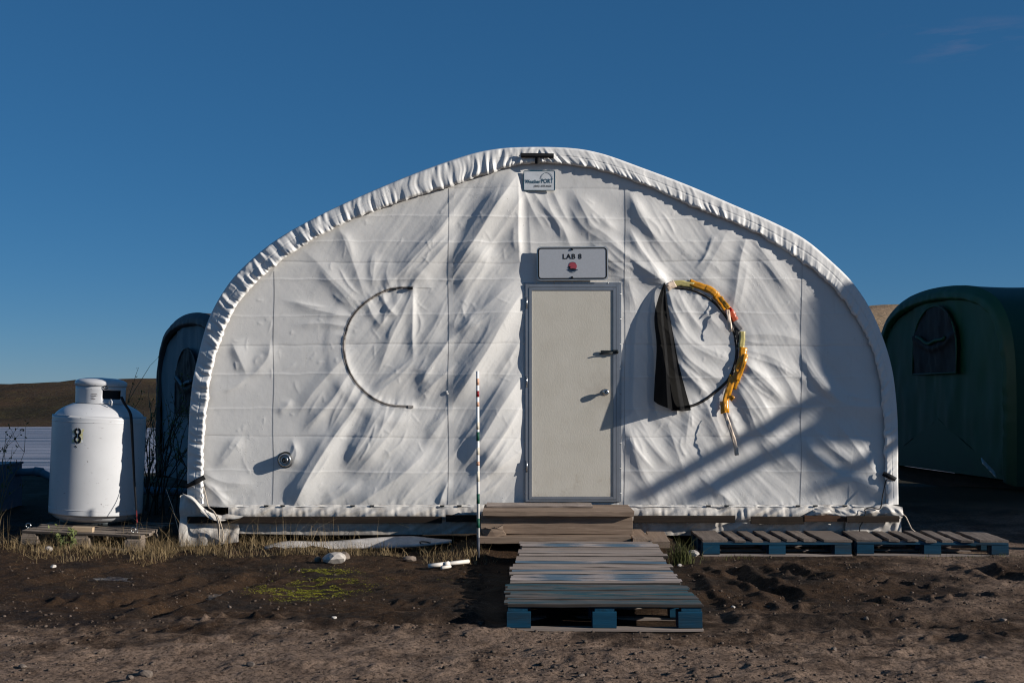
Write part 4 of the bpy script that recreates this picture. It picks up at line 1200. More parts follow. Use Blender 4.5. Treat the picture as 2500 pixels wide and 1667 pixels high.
# ------------------------------------------------------------------ steps and boards before the door
def timber(name, label, px0, px1, d, z0, z1, depth, mat, rz=0.0, cat='board', seg=7, jit=.003, bev=.004):
    k = d / F_PX
    x0, x1 = (px0 - 1250) * k, (px1 - 1250) * k
    yf = d - CAM_D
    v, f = box_data(x1 - x0, depth, z1 - z0, seg=seg, jit=jit, bev=bev)
    o = mesh(name, v, f, mat)
    o.location = ((x0 + x1) / 2, yf + depth / 2, z0)
    o.rotation_euler = (0, rz, 0)
    return tag(o, label, cat)
timber('base_board', 'long flat board under the thick timber beam of the door step', 1168, 1541, 10.58, .112, .172, .40, WOOD_STEP, rz=-.004)
timber('timber_beam', 'thick cracked timber beam forming the middle of the door step', 1174, 1543, 10.72, .176, .338, .42, WOOD_STEP, rz=.003, cat='beam')
timber('step_plank', 'wide thick plank on top of the door step', 1179, 1548, 10.66, .342, .392, .62, WOOD_STEP, rz=.004)
timber('thin_board', 'thin dark weathered board lying on the top step plank below the door', 1188, 1448, 10.93, .395, .418, .26, WOOD_DARK if False else WOOD_BARE, cat='board')
for (nm, lb, a, b, d, z0, z1, L, ry) in (('loose_plank', 'short loose plank directly beside the step beam, seen end on', 1544, 1590, 10.50, .110, .165, .72, .03), ('loose_plank', 'short loose plank seen end on, between step and grass tuft', 1594, 1642, 10.42, .095, .150, .75, -.06)):
    k = d / F_PX
    x0, x1 = (a - 1250) * k, (b - 1250) * k
    v, f = box_data(L, x1 - x0, z1 - z0, seg=5, jit=.003, bev=.004)
    o = mesh(nm, v, f, WOOD_STEP)
    o.location = ((x0 + x1) / 2, d - CAM_D + L / 2, z0); o.rotation_euler = (0, 0, math.pi / 2 + ry)
    tag(o, lb, 'board', 'loose planks beside the step')
# broken wooden bracket lying against the beam
q = [P(1177, 1303, -.72), P(1176, 1292, -.72), P(1186, 1288, -.75), P(1200, 1291, -.76), P(1214, 1289, -.76), P(1228, 1281, -.75), P(1228, 1294, -.75), P(1236, 1306, -.74), P(1210, 1310, -.76), P(1188, 1310, -.76)]
n = len(q)
v = q + [(a, b + .05, c) for a, b, c in q]
o = mesh('curved_wood_offcut', v, [tuple(range(n)), tuple(range(2 * n - 1, n - 1, -1))] + [(i, i + n, (i + 1) % n + n, (i + 1) % n) for i in range(n)], WOOD_STEP)
tag(o, 'curved dark wood offcut leaning on the front of the thick step beam', 'wood')

# ------------------------------------------------------------------ pallets
WOOD_EDGE = wood('grimy_shaded_edge', (.060, .050, .043), (.022, .018, .015))  # edge grime, darkened to paint in the shaded gaps between deck boards
def pallet(label, loc, rot, Wd, Dp, boards, along, mats, group, blocks=PAINT_BLUE, h=.165, deck_gap=.012, rnd=None, lead=None, name='wooden_pallet'):
    rnd = rnd or random
    t = thing(name, label, 'pallet', loc, rot, group)
    hd, hs_, hb = .022, .022, .020
    zb = h - hd - hs_
    bw = .145
    # blocks and bottom boards
    bmesh_ = None
    for ix in range(3):
        for iy in range(3):
            x = (-Wd / 2 + bw / 2 + .004) + ix * (Wd - bw - .008) / 2
            y = (-Dp / 2 + bw / 2 - .0) + iy * (Dp - bw) / 2
            if bmesh_ is None:
                v, f = box_data(bw, bw * .95, zb - hb, seg=1, jit=.001, bev=.006)
                bmesh_ = mesh('block', v, f, blocks, t, local=True); bo = bmesh_
            else:
                bo = bmesh_.copy(); COL.objects.link(bo); bo.parent = t
            bo.location = (x, y, hb)
    sm = None
    for iy in range(3):
        v, f = box_data(Wd, .10, hb, seg=5, jit=.002, bev=.003)
        o = mesh('bottom_board', v, f, mats[-1], t, local=True); o.location = (0, -Dp / 2 + .052 + iy * (Dp - .104) / 2, 0)
    if along == 'x':
        for ix in range(3):
            v, f = box_data(Dp - .02, .12, hs_ - .001, seg=3, jit=.001, bev=.002)
            o = mesh('stringer_board', v, f, blocks, t, local=True)
            o.location = (-Wd / 2 + .07 + ix * (Wd - .14) / 2, 0, zb + .0005); o.rotation_euler = (0, 0, math.pi / 2)
    else:
        for iy in range(3):
            v, f = box_data(Wd - .01, .12, hs_ - .001, seg=3, jit=.001, bev=.002)
            o = mesh('stringer_board', v, f, blocks, t, local=True)
            o.location = (0, -Dp / 2 + .062 + iy * (Dp - .124) / 2, zb + .0005)
    # deck
    n = len(boards)
    span = Dp if along == 'x' else Wd
    L = Wd if along == 'x' else Dp
    tot = sum(boards)
    gap = (span - tot) / max(1, n - 1)
    pos = -span / 2
    for k, b in enumerate(boards):
        v, f = box_data(L + rnd.uniform(-.02, .03), b, hd, seg=7, jit=.0028, bev=.0045, rnd=rnd)
        o = mesh('deck_board', v, f, mats[k % (len(mats) - 1)] if not callable(mats[0]) else mats[0](k), t, local=True)
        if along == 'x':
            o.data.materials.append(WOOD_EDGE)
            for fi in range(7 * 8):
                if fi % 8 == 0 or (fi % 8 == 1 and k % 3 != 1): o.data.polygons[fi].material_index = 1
        c_ = pos + b / 2
        off = rnd.uniform(-.018, .018)
        o.location = (off, c_, h - hd + rnd.uniform(0, .007)) if along == 'x' else (c_, rnd.uniform(-.006, .006), h - hd + rnd.uniform(0, .003))
        o.rotation_euler = (rnd.uniform(-.01, .01), rnd.uniform(-.004, .004), (0 if along == 'x' else math.pi / 2) + rnd.uniform(-.008, .008))
        pos += b + gap
    return t
def split_boards(total, n, gap, rnd):
    w = [rnd.uniform(.75, 1.25) for _ in range(n)]
    s = (total - gap * (n - 1)) / sum(w)
    return [a * s for a in w]
GP = 'pallets laid as a walkway to the door'
def patch_wood(name, xs_, half):
    m = NM(name)
    src = WOOD_WORN
    oi = m.n.new('ShaderNodeObjectInfo'); v = m.coord('Object')
    add = m.n.new('ShaderNodeVectorMath'); add.operation = 'MULTIPLY_ADD'; cb = m.n.new('ShaderNodeCombineXYZ')
    for k in range(3): m.l.new(oi.outputs['Random'], cb.inputs[k])
    m.l.new(cb.outputs[0], add.inputs[0]); add.inputs[1].default_value = (37, 19, 11); m.l.new(v, add.inputs[2])
    def mapped(sc_):
        mp = m.n.new('ShaderNodeMapping'); mp.inputs['Scale'].default_value = sc_; m.l.new(add.outputs[0], mp.inputs[0]); return mp.outputs[0]
    g = m.noise(mapped((3, 60, 60)), 1.0, 6, .65, 1.2)
    c = m.mix(m.ramp(g, [(.30, 0.0), (.62, 1.0)]), (.22, .18, .16), (.40, .34, .31))
    sp = m.n.new('ShaderNodeSeparateXYZ'); m.l.new(v, sp.inputs[0])
    tot = None
    for x0 in xs_:
        d = m.math('ABSOLUTE', m.math('SUBTRACT', sp.outputs[0], x0))
        e = m.math('SUBTRACT', half, d)
        tot = e if tot is None else m.math('MAXIMUM', tot, e)
    f_ = m.math('ADD', m.math('MULTIPLY', tot, 4.0), m.math('MULTIPLY', m.math('SUBTRACT', m.noise(mapped((4, 70, 70)), 1.0, 6, .75), .5), 4.2))
    c = m.mix(m.math('MULTIPLY', m.ramp(f_, [(.0, 0.0), (.35, 1.0)]), .85), c, (.030, .10, .16))
    m.set(color=c, rough=.85, spec=.2); m.bump(g, .55, .004)
    return m.m
PATCH = patch_wood('patchy_blue_wood', (-.24, .27), .20)
STRIPE = patch_wood('striped_blue_wood', (-.35, .40), .36)
def lay(label, d0, d1, z0, z1, pxl0, pxr0, pxl1, pxr1, nb, mats, seed, rz=0):
    """a walkway pallet between distances d0 (near) and d1 (far)"""
    r = random.Random(seed)
    k0, k1 = d0 / F_PX, d1 / F_PX
    c0, c1 = ((pxl0 + pxr0) / 2 - 1250) * k0, ((pxl1 + pxr1) / 2 - 1250) * k1
    w = ((pxr0 - pxl0) * k0 + (pxr1 - pxl1) * k1) / 2
    dep = d1 - d0
    rx = math.atan2(z1 - z0, dep)
    return pallet(label, ((c0 + c1) / 2, (d0 + d1) / 2 - CAM_D, (z0 + z1) / 2 - .165), (rx, 0, -math.atan2(c1 - c0, dep) * .6 + rz), w, dep, split_boards(dep, nb, .013, r), 'x', mats, GP, rnd=r)
lay('nearest walkway pallet with faded teal boards and blue blocks in front', 7.30, 8.30, .150, .112, 1241, 1710, 1237, 1670, 9, [WOOD_BLUE, WOOD_BLUE, WOOD_BLUE, WOOD_BLUE, WOOD_BARE], 3)
lay('middle walkway pallet with bare grey boards and blue painted patches', 8.33, 9.36, .118, .122, 1246, 1667, 1256, 1627, 9, [lambda k: PATCH if k in (1, 2, 3) else (STRIPE if k in (5, 8) else WOOD_BARE), WOOD_BARE, WOOD_BARE], 4)
lay('farthest walkway pallet touching the foot of the door step', 9.39, 10.42, .124, .150, 1259, 1630, 1276, 1594, 9, [lambda k: PATCH if k in (6, 7) else WOOD_WORN if k in (3, 8) else WOOD_BARE, WOOD_BARE, WOOD_BARE], 5)
GR = 'blue pallets along the tent front'
RB = [.20, .085, .085, .085, .085, .10, .22]
def right_pallet(label, px0, px1, d, rz, seed, z=-.015):
    k = d / F_PX
    x0, x1 = (px0 - 1250) * k, (px1 - 1250) * k
    r = random.Random(seed)
    sc = (x1 - x0) / (sum(RB) + 6 * .05)
    return pallet(label, ((x0 + x1) / 2 + .04 * (rz * 10), d - CAM_D + .37, z), (0, 0, rz), x1 - x0, .74, [b * sc for b in RB], 'y', [WOOD_DULL, WOOD_DULL, WOOD_DULL, WOOD_WORN], GR, rnd=r, h=.150)
right_pallet('blue blocked pallet beside the grass tuft, in front of the white skirt', 1716, 2080, 10.65, .0, 8)
right_pallet('blue blocked pallet at the far end, in front of the dark green tent', 2110, 2474, 10.65, -.07, 9)

# ------------------------------------------------------------------ gas tank on its pallet
tp = pallet('grey unpainted pallet under the white gas tank', (-3.94, .12, .005), (0, math.radians(2.3), 0), 1.10, 1.05, [.115, .10, .12, .10, .12, .10, .11], 'x', [WOOD_TANK, WOOD_TANK, WOOD_TANK, WOOD_TANK], 'pallet under the tank', blocks=WOOD_TANK, h=.150, rnd=random.Random(21))
for xx in (-.505, .46):
    pts = [(xx + .022 * math.sin(a), -.47, .175 + .018 - .022 * math.cos(a)) for a in np.linspace(0, 2 * math.pi, 14)]
    eb = tube('eye_bolt', pts, .0045, STEEL, tp, 6, local=True)
box('chock_block', (-.02, -.42, .151), (.19, .06, .045), plain('fresh_wood', (.42, .31, .20), .8), tp, local=True, bev=.003)

m = NM('tank_paint')
p = m.coord('Object')
mp = m.n.new('ShaderNodeMapping'); mp.inputs['Scale'].default_value = (6, 6, 22); m.l.new(p, mp.inputs[0])
c = m.mix(m.ramp(m.noise(p, 2.5, 4), [(.4, 0.0), (.7, 1.0)]), (.57, .565, .56), (.52, .515, .51))
c = m.mix(m.ramp(m.noise(mp.outputs[0], 2.6, 5, .65), [(.655, 0.0), (.69, .8)]), c, (.15, .125, .11))
c = m.mix(m.ramp(m.noise(p, 17.0, 3, .6), [(.72, 0.0), (.74, .9)]), c, (.06, .045, .035))
m.set(color=c, rough=.30, spec=.5)
TANKM = m.m
TANKY = .48
tk = (CAM_D + TANKY) / F_PX
tank = thing('gas_tank', 'upright white steel gas tank with black stencilled 8 on a wooden pallet', 'gas tank', ((233 - 1250) * tk, TANKY, .165), (0, math.radians(2.4), 0))
Rt_ = .440
prof = [(.0, .012), (.20, .012), (.30, .022), (.37, .045), (.415, .085), (.436, .130), (Rt_, .155), (Rt_, .985), (.436, 1.01), (.415, 1.055), (.37, 1.10), (.30, 1.140), (.22, 1.168), (.0, 1.185)]
pr, _ = smooth_line(prof, 90)
lathe('tank_body', [tuple(t) for t in pr], TANKM, tank, 96, local=True)
for zz in (.150, .990):
    lathe('weld_seam', [(Rt_ - .002, zz - .005), (Rt_ + .0022, zz - .003), (Rt_ + .0022, zz + .003), (Rt_ - .002, zz + .005)], TANKM, tank, 96, local=True)
lathe('foot_ring', [(.33, -.012), (.335, .0), (.335, .06), (.31, .06), (.31, -.012), (.33, -.012)], DARKSTEEL, tank, 48, local=True)
# valve collar with its slot, and the domed lid
seg, hc = 96, [(1.135 + .0, .232), (1.165, .234), (1.215, .235), (1.250, .235), (1.300, .236), (1.345, .236)]
v, f = [], []
for k in range(seg):
    a = 2 * math.pi * k / seg
    for (zz, r) in hc: v.append((r * math.cos(a), r * math.sin(a), zz))
for k in range(seg):
    ang = (k + .5) / seg * 360
    k2 = (k + 1) % seg
    for i in range(len(hc) - 1):
        if i in (2, 3) and 291 <= ang <= 342: continue
        f.append((k * 6 + i, k2 * 6 + i, k2 * 6 + i + 1, k * 6 + i + 1))
col_ = mesh('valve_collar', v, f, TANKM, tank, smooth=True, local=True)
sd = col_.modifiers.new('thickness', 'SOLIDIFY'); sd.thickness = .006
lathe('collar_foot', [(.242, 1.150), (.244, 1.162), (.234, 1.168)], DARKSTEEL, tank, 64, local=True)
lathe('lid', [(.242, 1.338), (.246, 1.340), (.246, 1.372), (.238, 1.384), (.205, 1.400), (.14, 1.414), (.0, 1.420)], TANKM, tank, 72, local=True)
lathe('valve_body', [(.0, 1.17), (.05, 1.17), (.05, 1.27), (.03, 1.30), (.0, 1.30)], DARKSTEEL, tank, 20, local=True)
lathe('collar_lining', [(.215, 1.17), (.215, 1.335)], INK, tank, 48, local=True)
hk = [(.246 * math.cos(math.radians(299)) + .022 * math.sin(a), .252 * math.sin(math.radians(299)) - .004, 1.338 - .010 + .016 * math.cos(a)) for a in np.linspace(0, 2 * math.pi, 12)]
tube('lid_latch', hk, .004, DARKSTEEL, tank, 6, local=True)
lg = [(.20, -.27, 1.155), (.205, -.275, 1.195), (.19, -.265, 1.212), (.175, -.262, 1.20), (.175, -.26, 1.17)]
tube('lifting_lug', lg, .007, TANKM, tank, 6, local=True)
# wrapped lettering: yellow square, stencil 8, small warning print
def wrap(o, r):
    for vv in o.data.vertices:
        th = vv.co.x / r
        z = vv.co.z
        vv.co = (r * math.sin(th), -r * math.cos(th), z)
m_yel = NM('old_yellow_paint')
p = m_yel.coord('Object')
m_yel.set(color=m_yel.mix(m_yel.ramp(m_yel.noise(p, 26.0, 4, .6), [(.45, 0.0), (.6, 1.0)]), (.72, .72, .70), (.62, .56, .25)), rough=.45)
def flat_local(name, pts, mat, r):
    n = len(pts)
    o = mesh(name, [(a, 0, b) for a, b in pts], [tuple(range(n))], mat, tank, local=True)
    wrap(o, r); return o
cx8, cz8 = -.055, .862
gx_, gz_ = np.meshgrid(np.linspace(cx8 - .055, cx8 + .055, 10), np.linspace(cz8 - .065, cz8 + .065, 8), indexing='ij')
gx_ = gx_ + .006 * vnoise(gx_ * 60, gz_ * 60, 2)
yo = grid_mesh('yellow_patch', gx_, 0 * gx_, gz_, m_yel.m, tank, local=True); wrap(yo, Rt_ + .0014)
def half8(s):
    v, f = [], []
    for (c_, ro_, ri_) in ((.036, .034, .013), (-.036, .036, .014)):
        a0 = len(v); n = 12
        for k in range(n + 1):
            a = math.radians(90 - 180 * k / n) if s > 0 else math.radians(90 + 180 * k / n)
            for r in (ro_, ri_):
                v.append((cx8 + s * .004 + r * .92 * math.cos(a), 0, cz8 + c_ + r * 1.1 * math.sin(a)))
        for k in range(n):
            q = (a0 + 2 * k, a0 + 2 * k + 2, a0 + 2 * k + 3, a0 + 2 * k + 1)
            f.append(q)
    o = mesh('stencil_eight', v, f, INK, tank, local=True)
    wrap(o, Rt_ + .0030)
half8(1); half8(-1)
ck = flat_local('paint_chip', [(-.085, .765), (-.070, .768), (-.058, .755), (-.052, .745), (-.062, .748), (-.075, .757)], INK, Rt_ + .002)
for (k, wl_) in enumerate((.055, .05, .03, .04)):
    z0_ = 1.262 - k * .016
    o = mesh('printed_line', [(a, 0, b) for a, b in ((-.01, z0_), (-.01 + wl_, z0_), (-.01 + wl_, z0_ - .006), (-.01, z0_ - .006))], [(0, 1, 2, 3)], GREYTAPE, tank, local=True)
    wrap(o, .2385)
# gas hose and hold-down strap at the right of the tank
def TP(px, py, y): return P(px, py, y)
hose = [TP(296, 968, .26), TP(304, 985, .23), TP(317, 1006, .20), TP(321, 1030, .195), TP(325, 1110, .18), TP(329, 1190, .13), TP(332, 1232, .03), TP(333, 1248, -.02)]
q, _ = smooth_line(hose, 40)
A = []
for k, (x, y, z) in enumerate(q):
    w = .016 * (1 - .45 * k / 39)
    A.append([(x - w, y, z), (x + w, y - .006, z)])
A = np.array(A)
ss_ = grid_mesh('tie_down_strap', A[..., 0], A[..., 1], A[..., 2], BLACK)
ss_.modifiers.new('thickness', 'SOLIDIFY').thickness = .004
ch = tube('red_webbing', [TP(333, 1246, -.02), TP(333.5, 1262, -.08), TP(334.5, 1275, -.15)], .006, plain('red_webbing', (.18, .02, .02), .8), ss_, 6)
tube('hook', [TP(334.5, 1275, -.15), TP(335, 1290, -.26), TP(337, 1297, -.36), TP(334, 1300, -.38)], .0035, STEEL, ss_, 5)
tag(ss_, 'black webbing strap tying the white gas tank to its pallet', 'strap')

# ------------------------------------------------------------------ marker stake
pk = thing('marker_stake', 'slim white stake with red, orange and green bands left of the door step', 'marker stake', (*P(1166, 1358, -1.05)[:2], 0))
def PK(py): return P(1166 + (py - 906) * .004, py, -1.05)
POLEW = plain('stake_white', (.72, .70, .66), .5, var=.1, scale=8)
cols = {'w': POLEW, 'o': plain('stake_orange', (.62, .36, .24), .6, var=.3, scale=40), 'r': plain('stake_red', (.22, .012, .015), .6), 'g': plain('stake_green', (.010, .075, .045), .6, var=.35, scale=50), 'y': plain('stake_yellow', (.70, .63, .50), .6, var=.2, scale=40), 'k': plain('stake_grey', (.055, .058, .07), .5)}
tube('stake_tube', [PK(906), PK(1311)], .0135, POLEW, pk, 12)
tube('stake_foot', [PK(1311.2), PK(1364)], .0130, cols['k'], pk, 12)
for (a, b, cc) in ((924, 940, 'o'), (954, 969, 'r'), (981, 992, 'o'), (1030, 1048, 'y'), (1054, 1076, 'g'), (1092, 1110, 'y'), (1126, 1136, 'o'), (1150, 1175, 'y'), (1205, 1229, 'g'), (1265, 1288, 'g')):
    tube('painted_band', [PK(a), PK(b)], .0142, cols[cc], pk, 12)

# ------------------------------------------------------------------ other tents
def arch_tent(name, label, loc, rz, halfw, height, length, wall_m, sleeve_m, roof_m, win):
    t = thing(name, label, 'tent', loc, (0, 0, rz))
    # cross-section in local x (lateral) and z; the end wall faces local -y
    base = [(-1.0, 0), (-1.0, .33), (-.985, .58), (-.93, .75), (-.80, .88), (-.58, .955), (-.30, .99), (0, 1.0)]
    cur = base + [(-a, b) for a, b in base[-2::-1]]
    o_, s_ = smooth_line([(a * halfw, b * height) for a, b in cur], 160)
    cc_ = np.array([0, height * .25])
    inn = cc_ + (o_ - cc_) * .90
    n = len(o_)
    V = np.linspace(0, 1, 40)
    X = inn[:, :1] * (1 - V) + 0 * V; Z = inn[:, 1:] * (1 - V) + height * .30 * V
    Y = .05 + .02 * fbm(X * 2.2, Z * 1.0, 3, 201) + .012 * vnoise(X * 5, Z * 1.2, 205)
    grid_mesh('end_wall', X, Y, Z, wall_m, t, local=True)
    mesh('wall_base', [(inn[0][0], .05, inn[0][1]), (inn[-1][0], .05, inn[-1][1]), (0, .05, height * .30)], [(0, 1, 2)], wall_m, t, local=True)
    u = np.linspace(0, 1, 12)[None]
    pl_ = .018 * vnoise(s_[:, None] / .09 + 0 * u, u * 1.2, 211) * (1 - u)
    X = inn[:, :1] * (1 - u) + o_[:, :1] * u; Z = inn[:, 1:] * (1 - u) + o_[:, 1:] * u
    Y = np.interp(u[0], [0, .12, .6, 1], [.03, -.05, -.03, .06])[None] - pl_
    grid_mesh('edge_sleeve', X, Y, Z, sleeve_m, t, local=True)
    yy = np.linspace(.06, length, 60)
    X, Y = np.meshgrid(o_[:, 0], yy, indexing='ij'); Z = np.repeat(o_[:, 1][:, None], 60, 1)
    k = 1 - .010 * np.abs(np.sin(Y * math.pi / 1.8)) + .003 * vnoise(X * 2, Y * 2, 221)
    grid_mesh('roof_cover', X * k, Y, Z * k, roof_m, t, local=True)
    mesh('rear_wall', [(a, length, b) for a, b in o_], [tuple(range(n))], roof_m, t, local=True)
    if win:
        ww, z0, z1 = win
        pts = [(-ww, z0)] + [(ww * math.cos(a), z0 + (z1 - z0) * (.35 + .65 * math.sin(a))) for a in np.linspace(math.pi, 0, 17)] + [(ww, z0)]
        m_ = len(pts)
        gx3, gz3 = np.meshgrid(np.linspace(-ww, ww, 36), np.linspace(z0, z1, 44), indexing='ij')
        top3 = z0 + (z1 - z0) * (.35 + .65 * np.sqrt(np.clip(1 - (gx3 / ww) ** 2, 0, 1)))
        y3 = -.022 - .020 * fbm(gx3 * 5 + gz3, gz3 * 2.2, 4, 231) - .03 * np.exp(-((gz3 - (z0 + .60 * (z1 - z0) - .25 * np.cos(gx3 / ww * 1.5))) / .06) ** 2)
        w_ = grid_mesh('window', gx3, y3, gz3, WINDOWDARK, t, (gz3 <= top3)[:-1, :-1], local=True)
        fx_ = np.linspace(-.72 * ww, .60 * ww, 24)
        tube('rolled_flap', [(a, -.055, z0 + .66 * (z1 - z0) - .22 * (1 - (a / ww) ** 2) + .02 * math.sin(a * 11)) for a in fx_], .028, wall_m, w_, 8, local=True)
        tube('window_trim', [(a, -.016, b) for a, b in pts] + [(-ww, -.016, z0)], .016, sleeve_m, w_, 6, local=True)
    for k in range(5):
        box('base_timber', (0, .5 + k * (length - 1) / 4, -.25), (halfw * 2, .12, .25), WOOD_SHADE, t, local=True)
    return t
m = GREEN.node_tree
gt = arch_tent('green_tent', 'dark green fabric tent with arched window behind the white tent', (6.88, 8.2, .10), 0, 2.45, 3.05, 5.4, GREEN, GREEN, GREEN, (.78, 1.65, 2.75))
gt.rotation_euler = (0, 0, math.radians(-84))
dt = arch_tent('dark_tent', 'shadowed blue grey tent with dark sleeve beyond the gas tank', (-5.55, 9.2, -.15), 0, 2.2, 2.95, 4.5, DARKFAB, GREYFAB, GREYFAB, (.75, 1.2, 2.35))
dt.rotation_euler = (0, 0, math.radians(-60))
# pale ribbed panel leaning by the green tent
a0, a1 = P(2403, 1125, 4.2), P(2452, 1163, 4.0)
v, f = [], []
for k in range(9):
    s_ = k / 8
    yo_ = .012 * (k % 2)
    v += [(a0[0] * (1 - s_) + a1[0] * s_ - .02, a0[1] - yo_, a0[2] * (1 - s_) + a1[2] * s_ - .03), (a0[0] * (1 - s_) + a1[0] * s_ + .06, a0[1] + .25 - yo_, a0[2] * (1 - s_) + a1[2] * s_ + .03)]
f = [(2 * k, 2 * k + 2, 2 * k + 3, 2 * k + 1) for k in range(8)]
rb = mesh('ribbed_panel', v, f, SIGNALU); rb.modifiers.new('thickness', 'SOLIDIFY').thickness = .006
tag(rb, 'small pale ribbed metal panel sloping in front of the green tent', 'panel')
# grey box and pipe at the left edge
jb = thing('utility_box', 'grey blue utility box at the left edge, beside the lake', 'box', (-6.45, 3.0, 0))
box('box_body', (-6.45, 3.0, .02), (.90, .7, .55), BOXBLUE, jb, bev=.006)
box('box_lid', (-6.45, 2.99, .572), (.93, .74, .025), BOXBLUE, jb, bev=.004)
ppx = [P(10, 1152, 3.2), P(60, 1152, 3.2), P(95, 1150, 3.2), P(130, 1168, 3.15), P(240, 1190, 3.1), P(345, 1196, 3.0), P(408, 1199, 3.0), P(470, 1202, 3.0)]
pp = tube('water_pipe', ppx, .048, PIPEBLUE, None, 12)
tag(pp, 'grey blue pipe running behind the white gas tank from the utility box', 'pipe')
tube('pipe_coupling', [P(84, 1150, 3.2), P(104, 1153, 3.2)], .056, PIPEBLUE, pp, 12)

# ------------------------------------------------------------------ litter on the ground: white board, pipe, stones
def gz(x, y): return float(ground_z(np.array([[x]]), np.array([[y]]))[0, 0])
wb_ = thing('broken_white_board', 'long broken white board lying in the grass below the tent skirt', 'board', (-1.45, -.30, 0))
top = [(646, 1337), (686, 1326), (720, 1324), (800, 1325), (914, 1316), (1000, 1312), (1060, 1318), (1103, 1321)]
bot = [(646, 1340), (690, 1343), (740, 1344), (800, 1342), (914, 1339), (1000, 1336), (1060, 1330), (1103, 1324)]
tu, _ = smooth_line(top, 40); bu, _ = smooth_line(bot, 40)
X, Y, Z = np.zeros((40, 6)), np.zeros((40, 6)), np.zeros((40, 6))
for i in range(40):
    for j in range(6):
        s_ = j / 5
        pt = P(*(tu[i] * (1 - s_) + bu[i] * s_), -.42 - .16 * s_ + .20)
        X[i, j], Y[i, j], Z[i, j] = pt
bo_ = grid_mesh('board_sheet', X, Y, Z, BOARDWHITE, wb_, smooth=False)
bo_.modifiers.new('thickness', 'SOLIDIFY').thickness = .018
def onb(px, py): 
    a = P(px, py, -.34); return (a[0], a[1] - .03, a[2])
mk, _ = smooth_line([onb(1062, 1330), onb(1045, 1328), onb(1028, 1326), onb(1026, 1321), onb(1040, 1321), onb(1052, 1324)], 16)
tube('printed_curl', [tuple(t) for t in mk], .006, INK, wb_, 5)
pv = thing('white_pipe', 'short broken white plastic pipe on the mud near the stake', 'pipe', (*G(1090, 1372), 0))
def on_g(px, py, dz): 
    x, y = G(px, py, dz); return (x, y, dz + gz(x, y) * .8)
tube('pipe_tube', [on_g(1046, 1374, .03), on_g(1092, 1370, .035)], .018, PVC, pv, 12)
tube('pipe_socket', [on_g(1085, 1371, .035), on_g(1096, 1370, .035)], .022, PVC, pv, 12)
tube('pipe_tube', [on_g(1096, 1370, .035), on_g(1144, 1364, .035)], .017, PVC, pv, 12)
o = tube('pipe_fragment', [on_g(1078, 1381, .02), on_g(1100, 1377, .025)], [.016, .012], PVC, None, 8)
tag(o, 'small broken piece of white plastic just below the white pipe', 'pipe piece')

def rock_mesh(r, seed, flat=.65):
    rr = np.random.default_rng(seed)
    t = (1 + 5 ** .5) / 2
    import bmesh
    bm = bmesh.new(); bmesh.ops.create_icosphere(bm, subdivisions=2, radius=1)
    ax = np.array([rr.uniform(.8, 1.3), rr.uniform(.7, 1.1), flat * rr.uniform(.8, 1.2)])
    dirs = rr.normal(size=(7, 3)); dirs /= np.linalg.norm(dirs, axis=1)[:, None]
    cut = rr.uniform(.62, .9, 7)
    for v_ in bm.verts:
        p_ = np.array(v_.co)
        for d_, c_ in zip(dirs, cut):
            k = p_ @ d_
            if k > c_: p_ = p_ - d_ * (k - c_)
        v_.co = p_ * ax * r
    me = bpy.data.meshes.new('stone'); bm.to_mesh(me); bm.free()
    return me
def stone(label, px, py, r, mat, seed, group=None, flat=.7):
    x, y = G(px, py, 0.02)
    me = rock_mesh(r, seed, flat); me.materials.append(mat)
    o = link('stone', me); o.location = (x, y, gz(x, y) + r * .30)
    o.rotation_euler = (0, 0, seed * 1.7)
    return tag(o, label, 'stone', group)
stone('large pale stone in front of the broken white board', 816, 1368, .095, STONE, 1)
stone('brown stone right behind the large pale stone', 838, 1358, .070, STONE2, 2)
stone('small brown stone left of the large pale stone', 776, 1366, .040, STONE2, 3)
stone('flat brown stone between white board and white pipe', 1000, 1360, .055, STONE2, 4, flat=.5)
stone('round pale stone beside the grass tuft and the blue pallet', 1693, 1354, .052, STONE, 5)
stone('little pale stone in front of the grass tuft', 1660, 1372, .026, STONE, 6)
stone('pale stone in the grass below the tank pallet', 118, 1345, .036, STONE, 7)
stone('small pale stone at the far left below the tank pallet', 130, 1380, .026, STONE, 8)
rs = [(815, 1512, .030, 1, 'pale pebble on the mud below the moss'), (612, 1620, .034, 0, 'brown stone on the dry dirt near the bottom, below the ruts'), (316, 1656, .032, 0, 'brown stone at the bottom edge, in front of the flat stone'),
      (355, 1640, .055, 2, 'flat brown stone lowest in the yard below the gas tank'), (55, 1629, .036, 2, 'brown stone in the lower left corner of the yard'), (560, 1480, .022, 0, 'small brown stone beside the diagonal rut'),
      (2115, 1497, .030, 2, 'brown stone on the dirt straight below the right end of the tent'), (2450, 1507, .032, 0, 'brown stone on the dirt near the right edge'), (2035, 1572, .030, 2, 'brown stone alone on the dry dirt right of the nearest walkway pallet'),
      (2400, 1590, .040, 0, 'larger brown stone in the lower right of the yard'), (1790, 1470, .020, 1, 'pale pebble in the mud beside the walkway pallets'), (1420, 1640, .022, 2, 'small brown stone at the bottom edge in front of the walkway')]
for k, (a, b, r, c_, lb) in enumerate(rs):
    stone(lb, a, b, r * .72, (STONE2, STONE, STONE2)[c_], 30 + k, flat=.6)

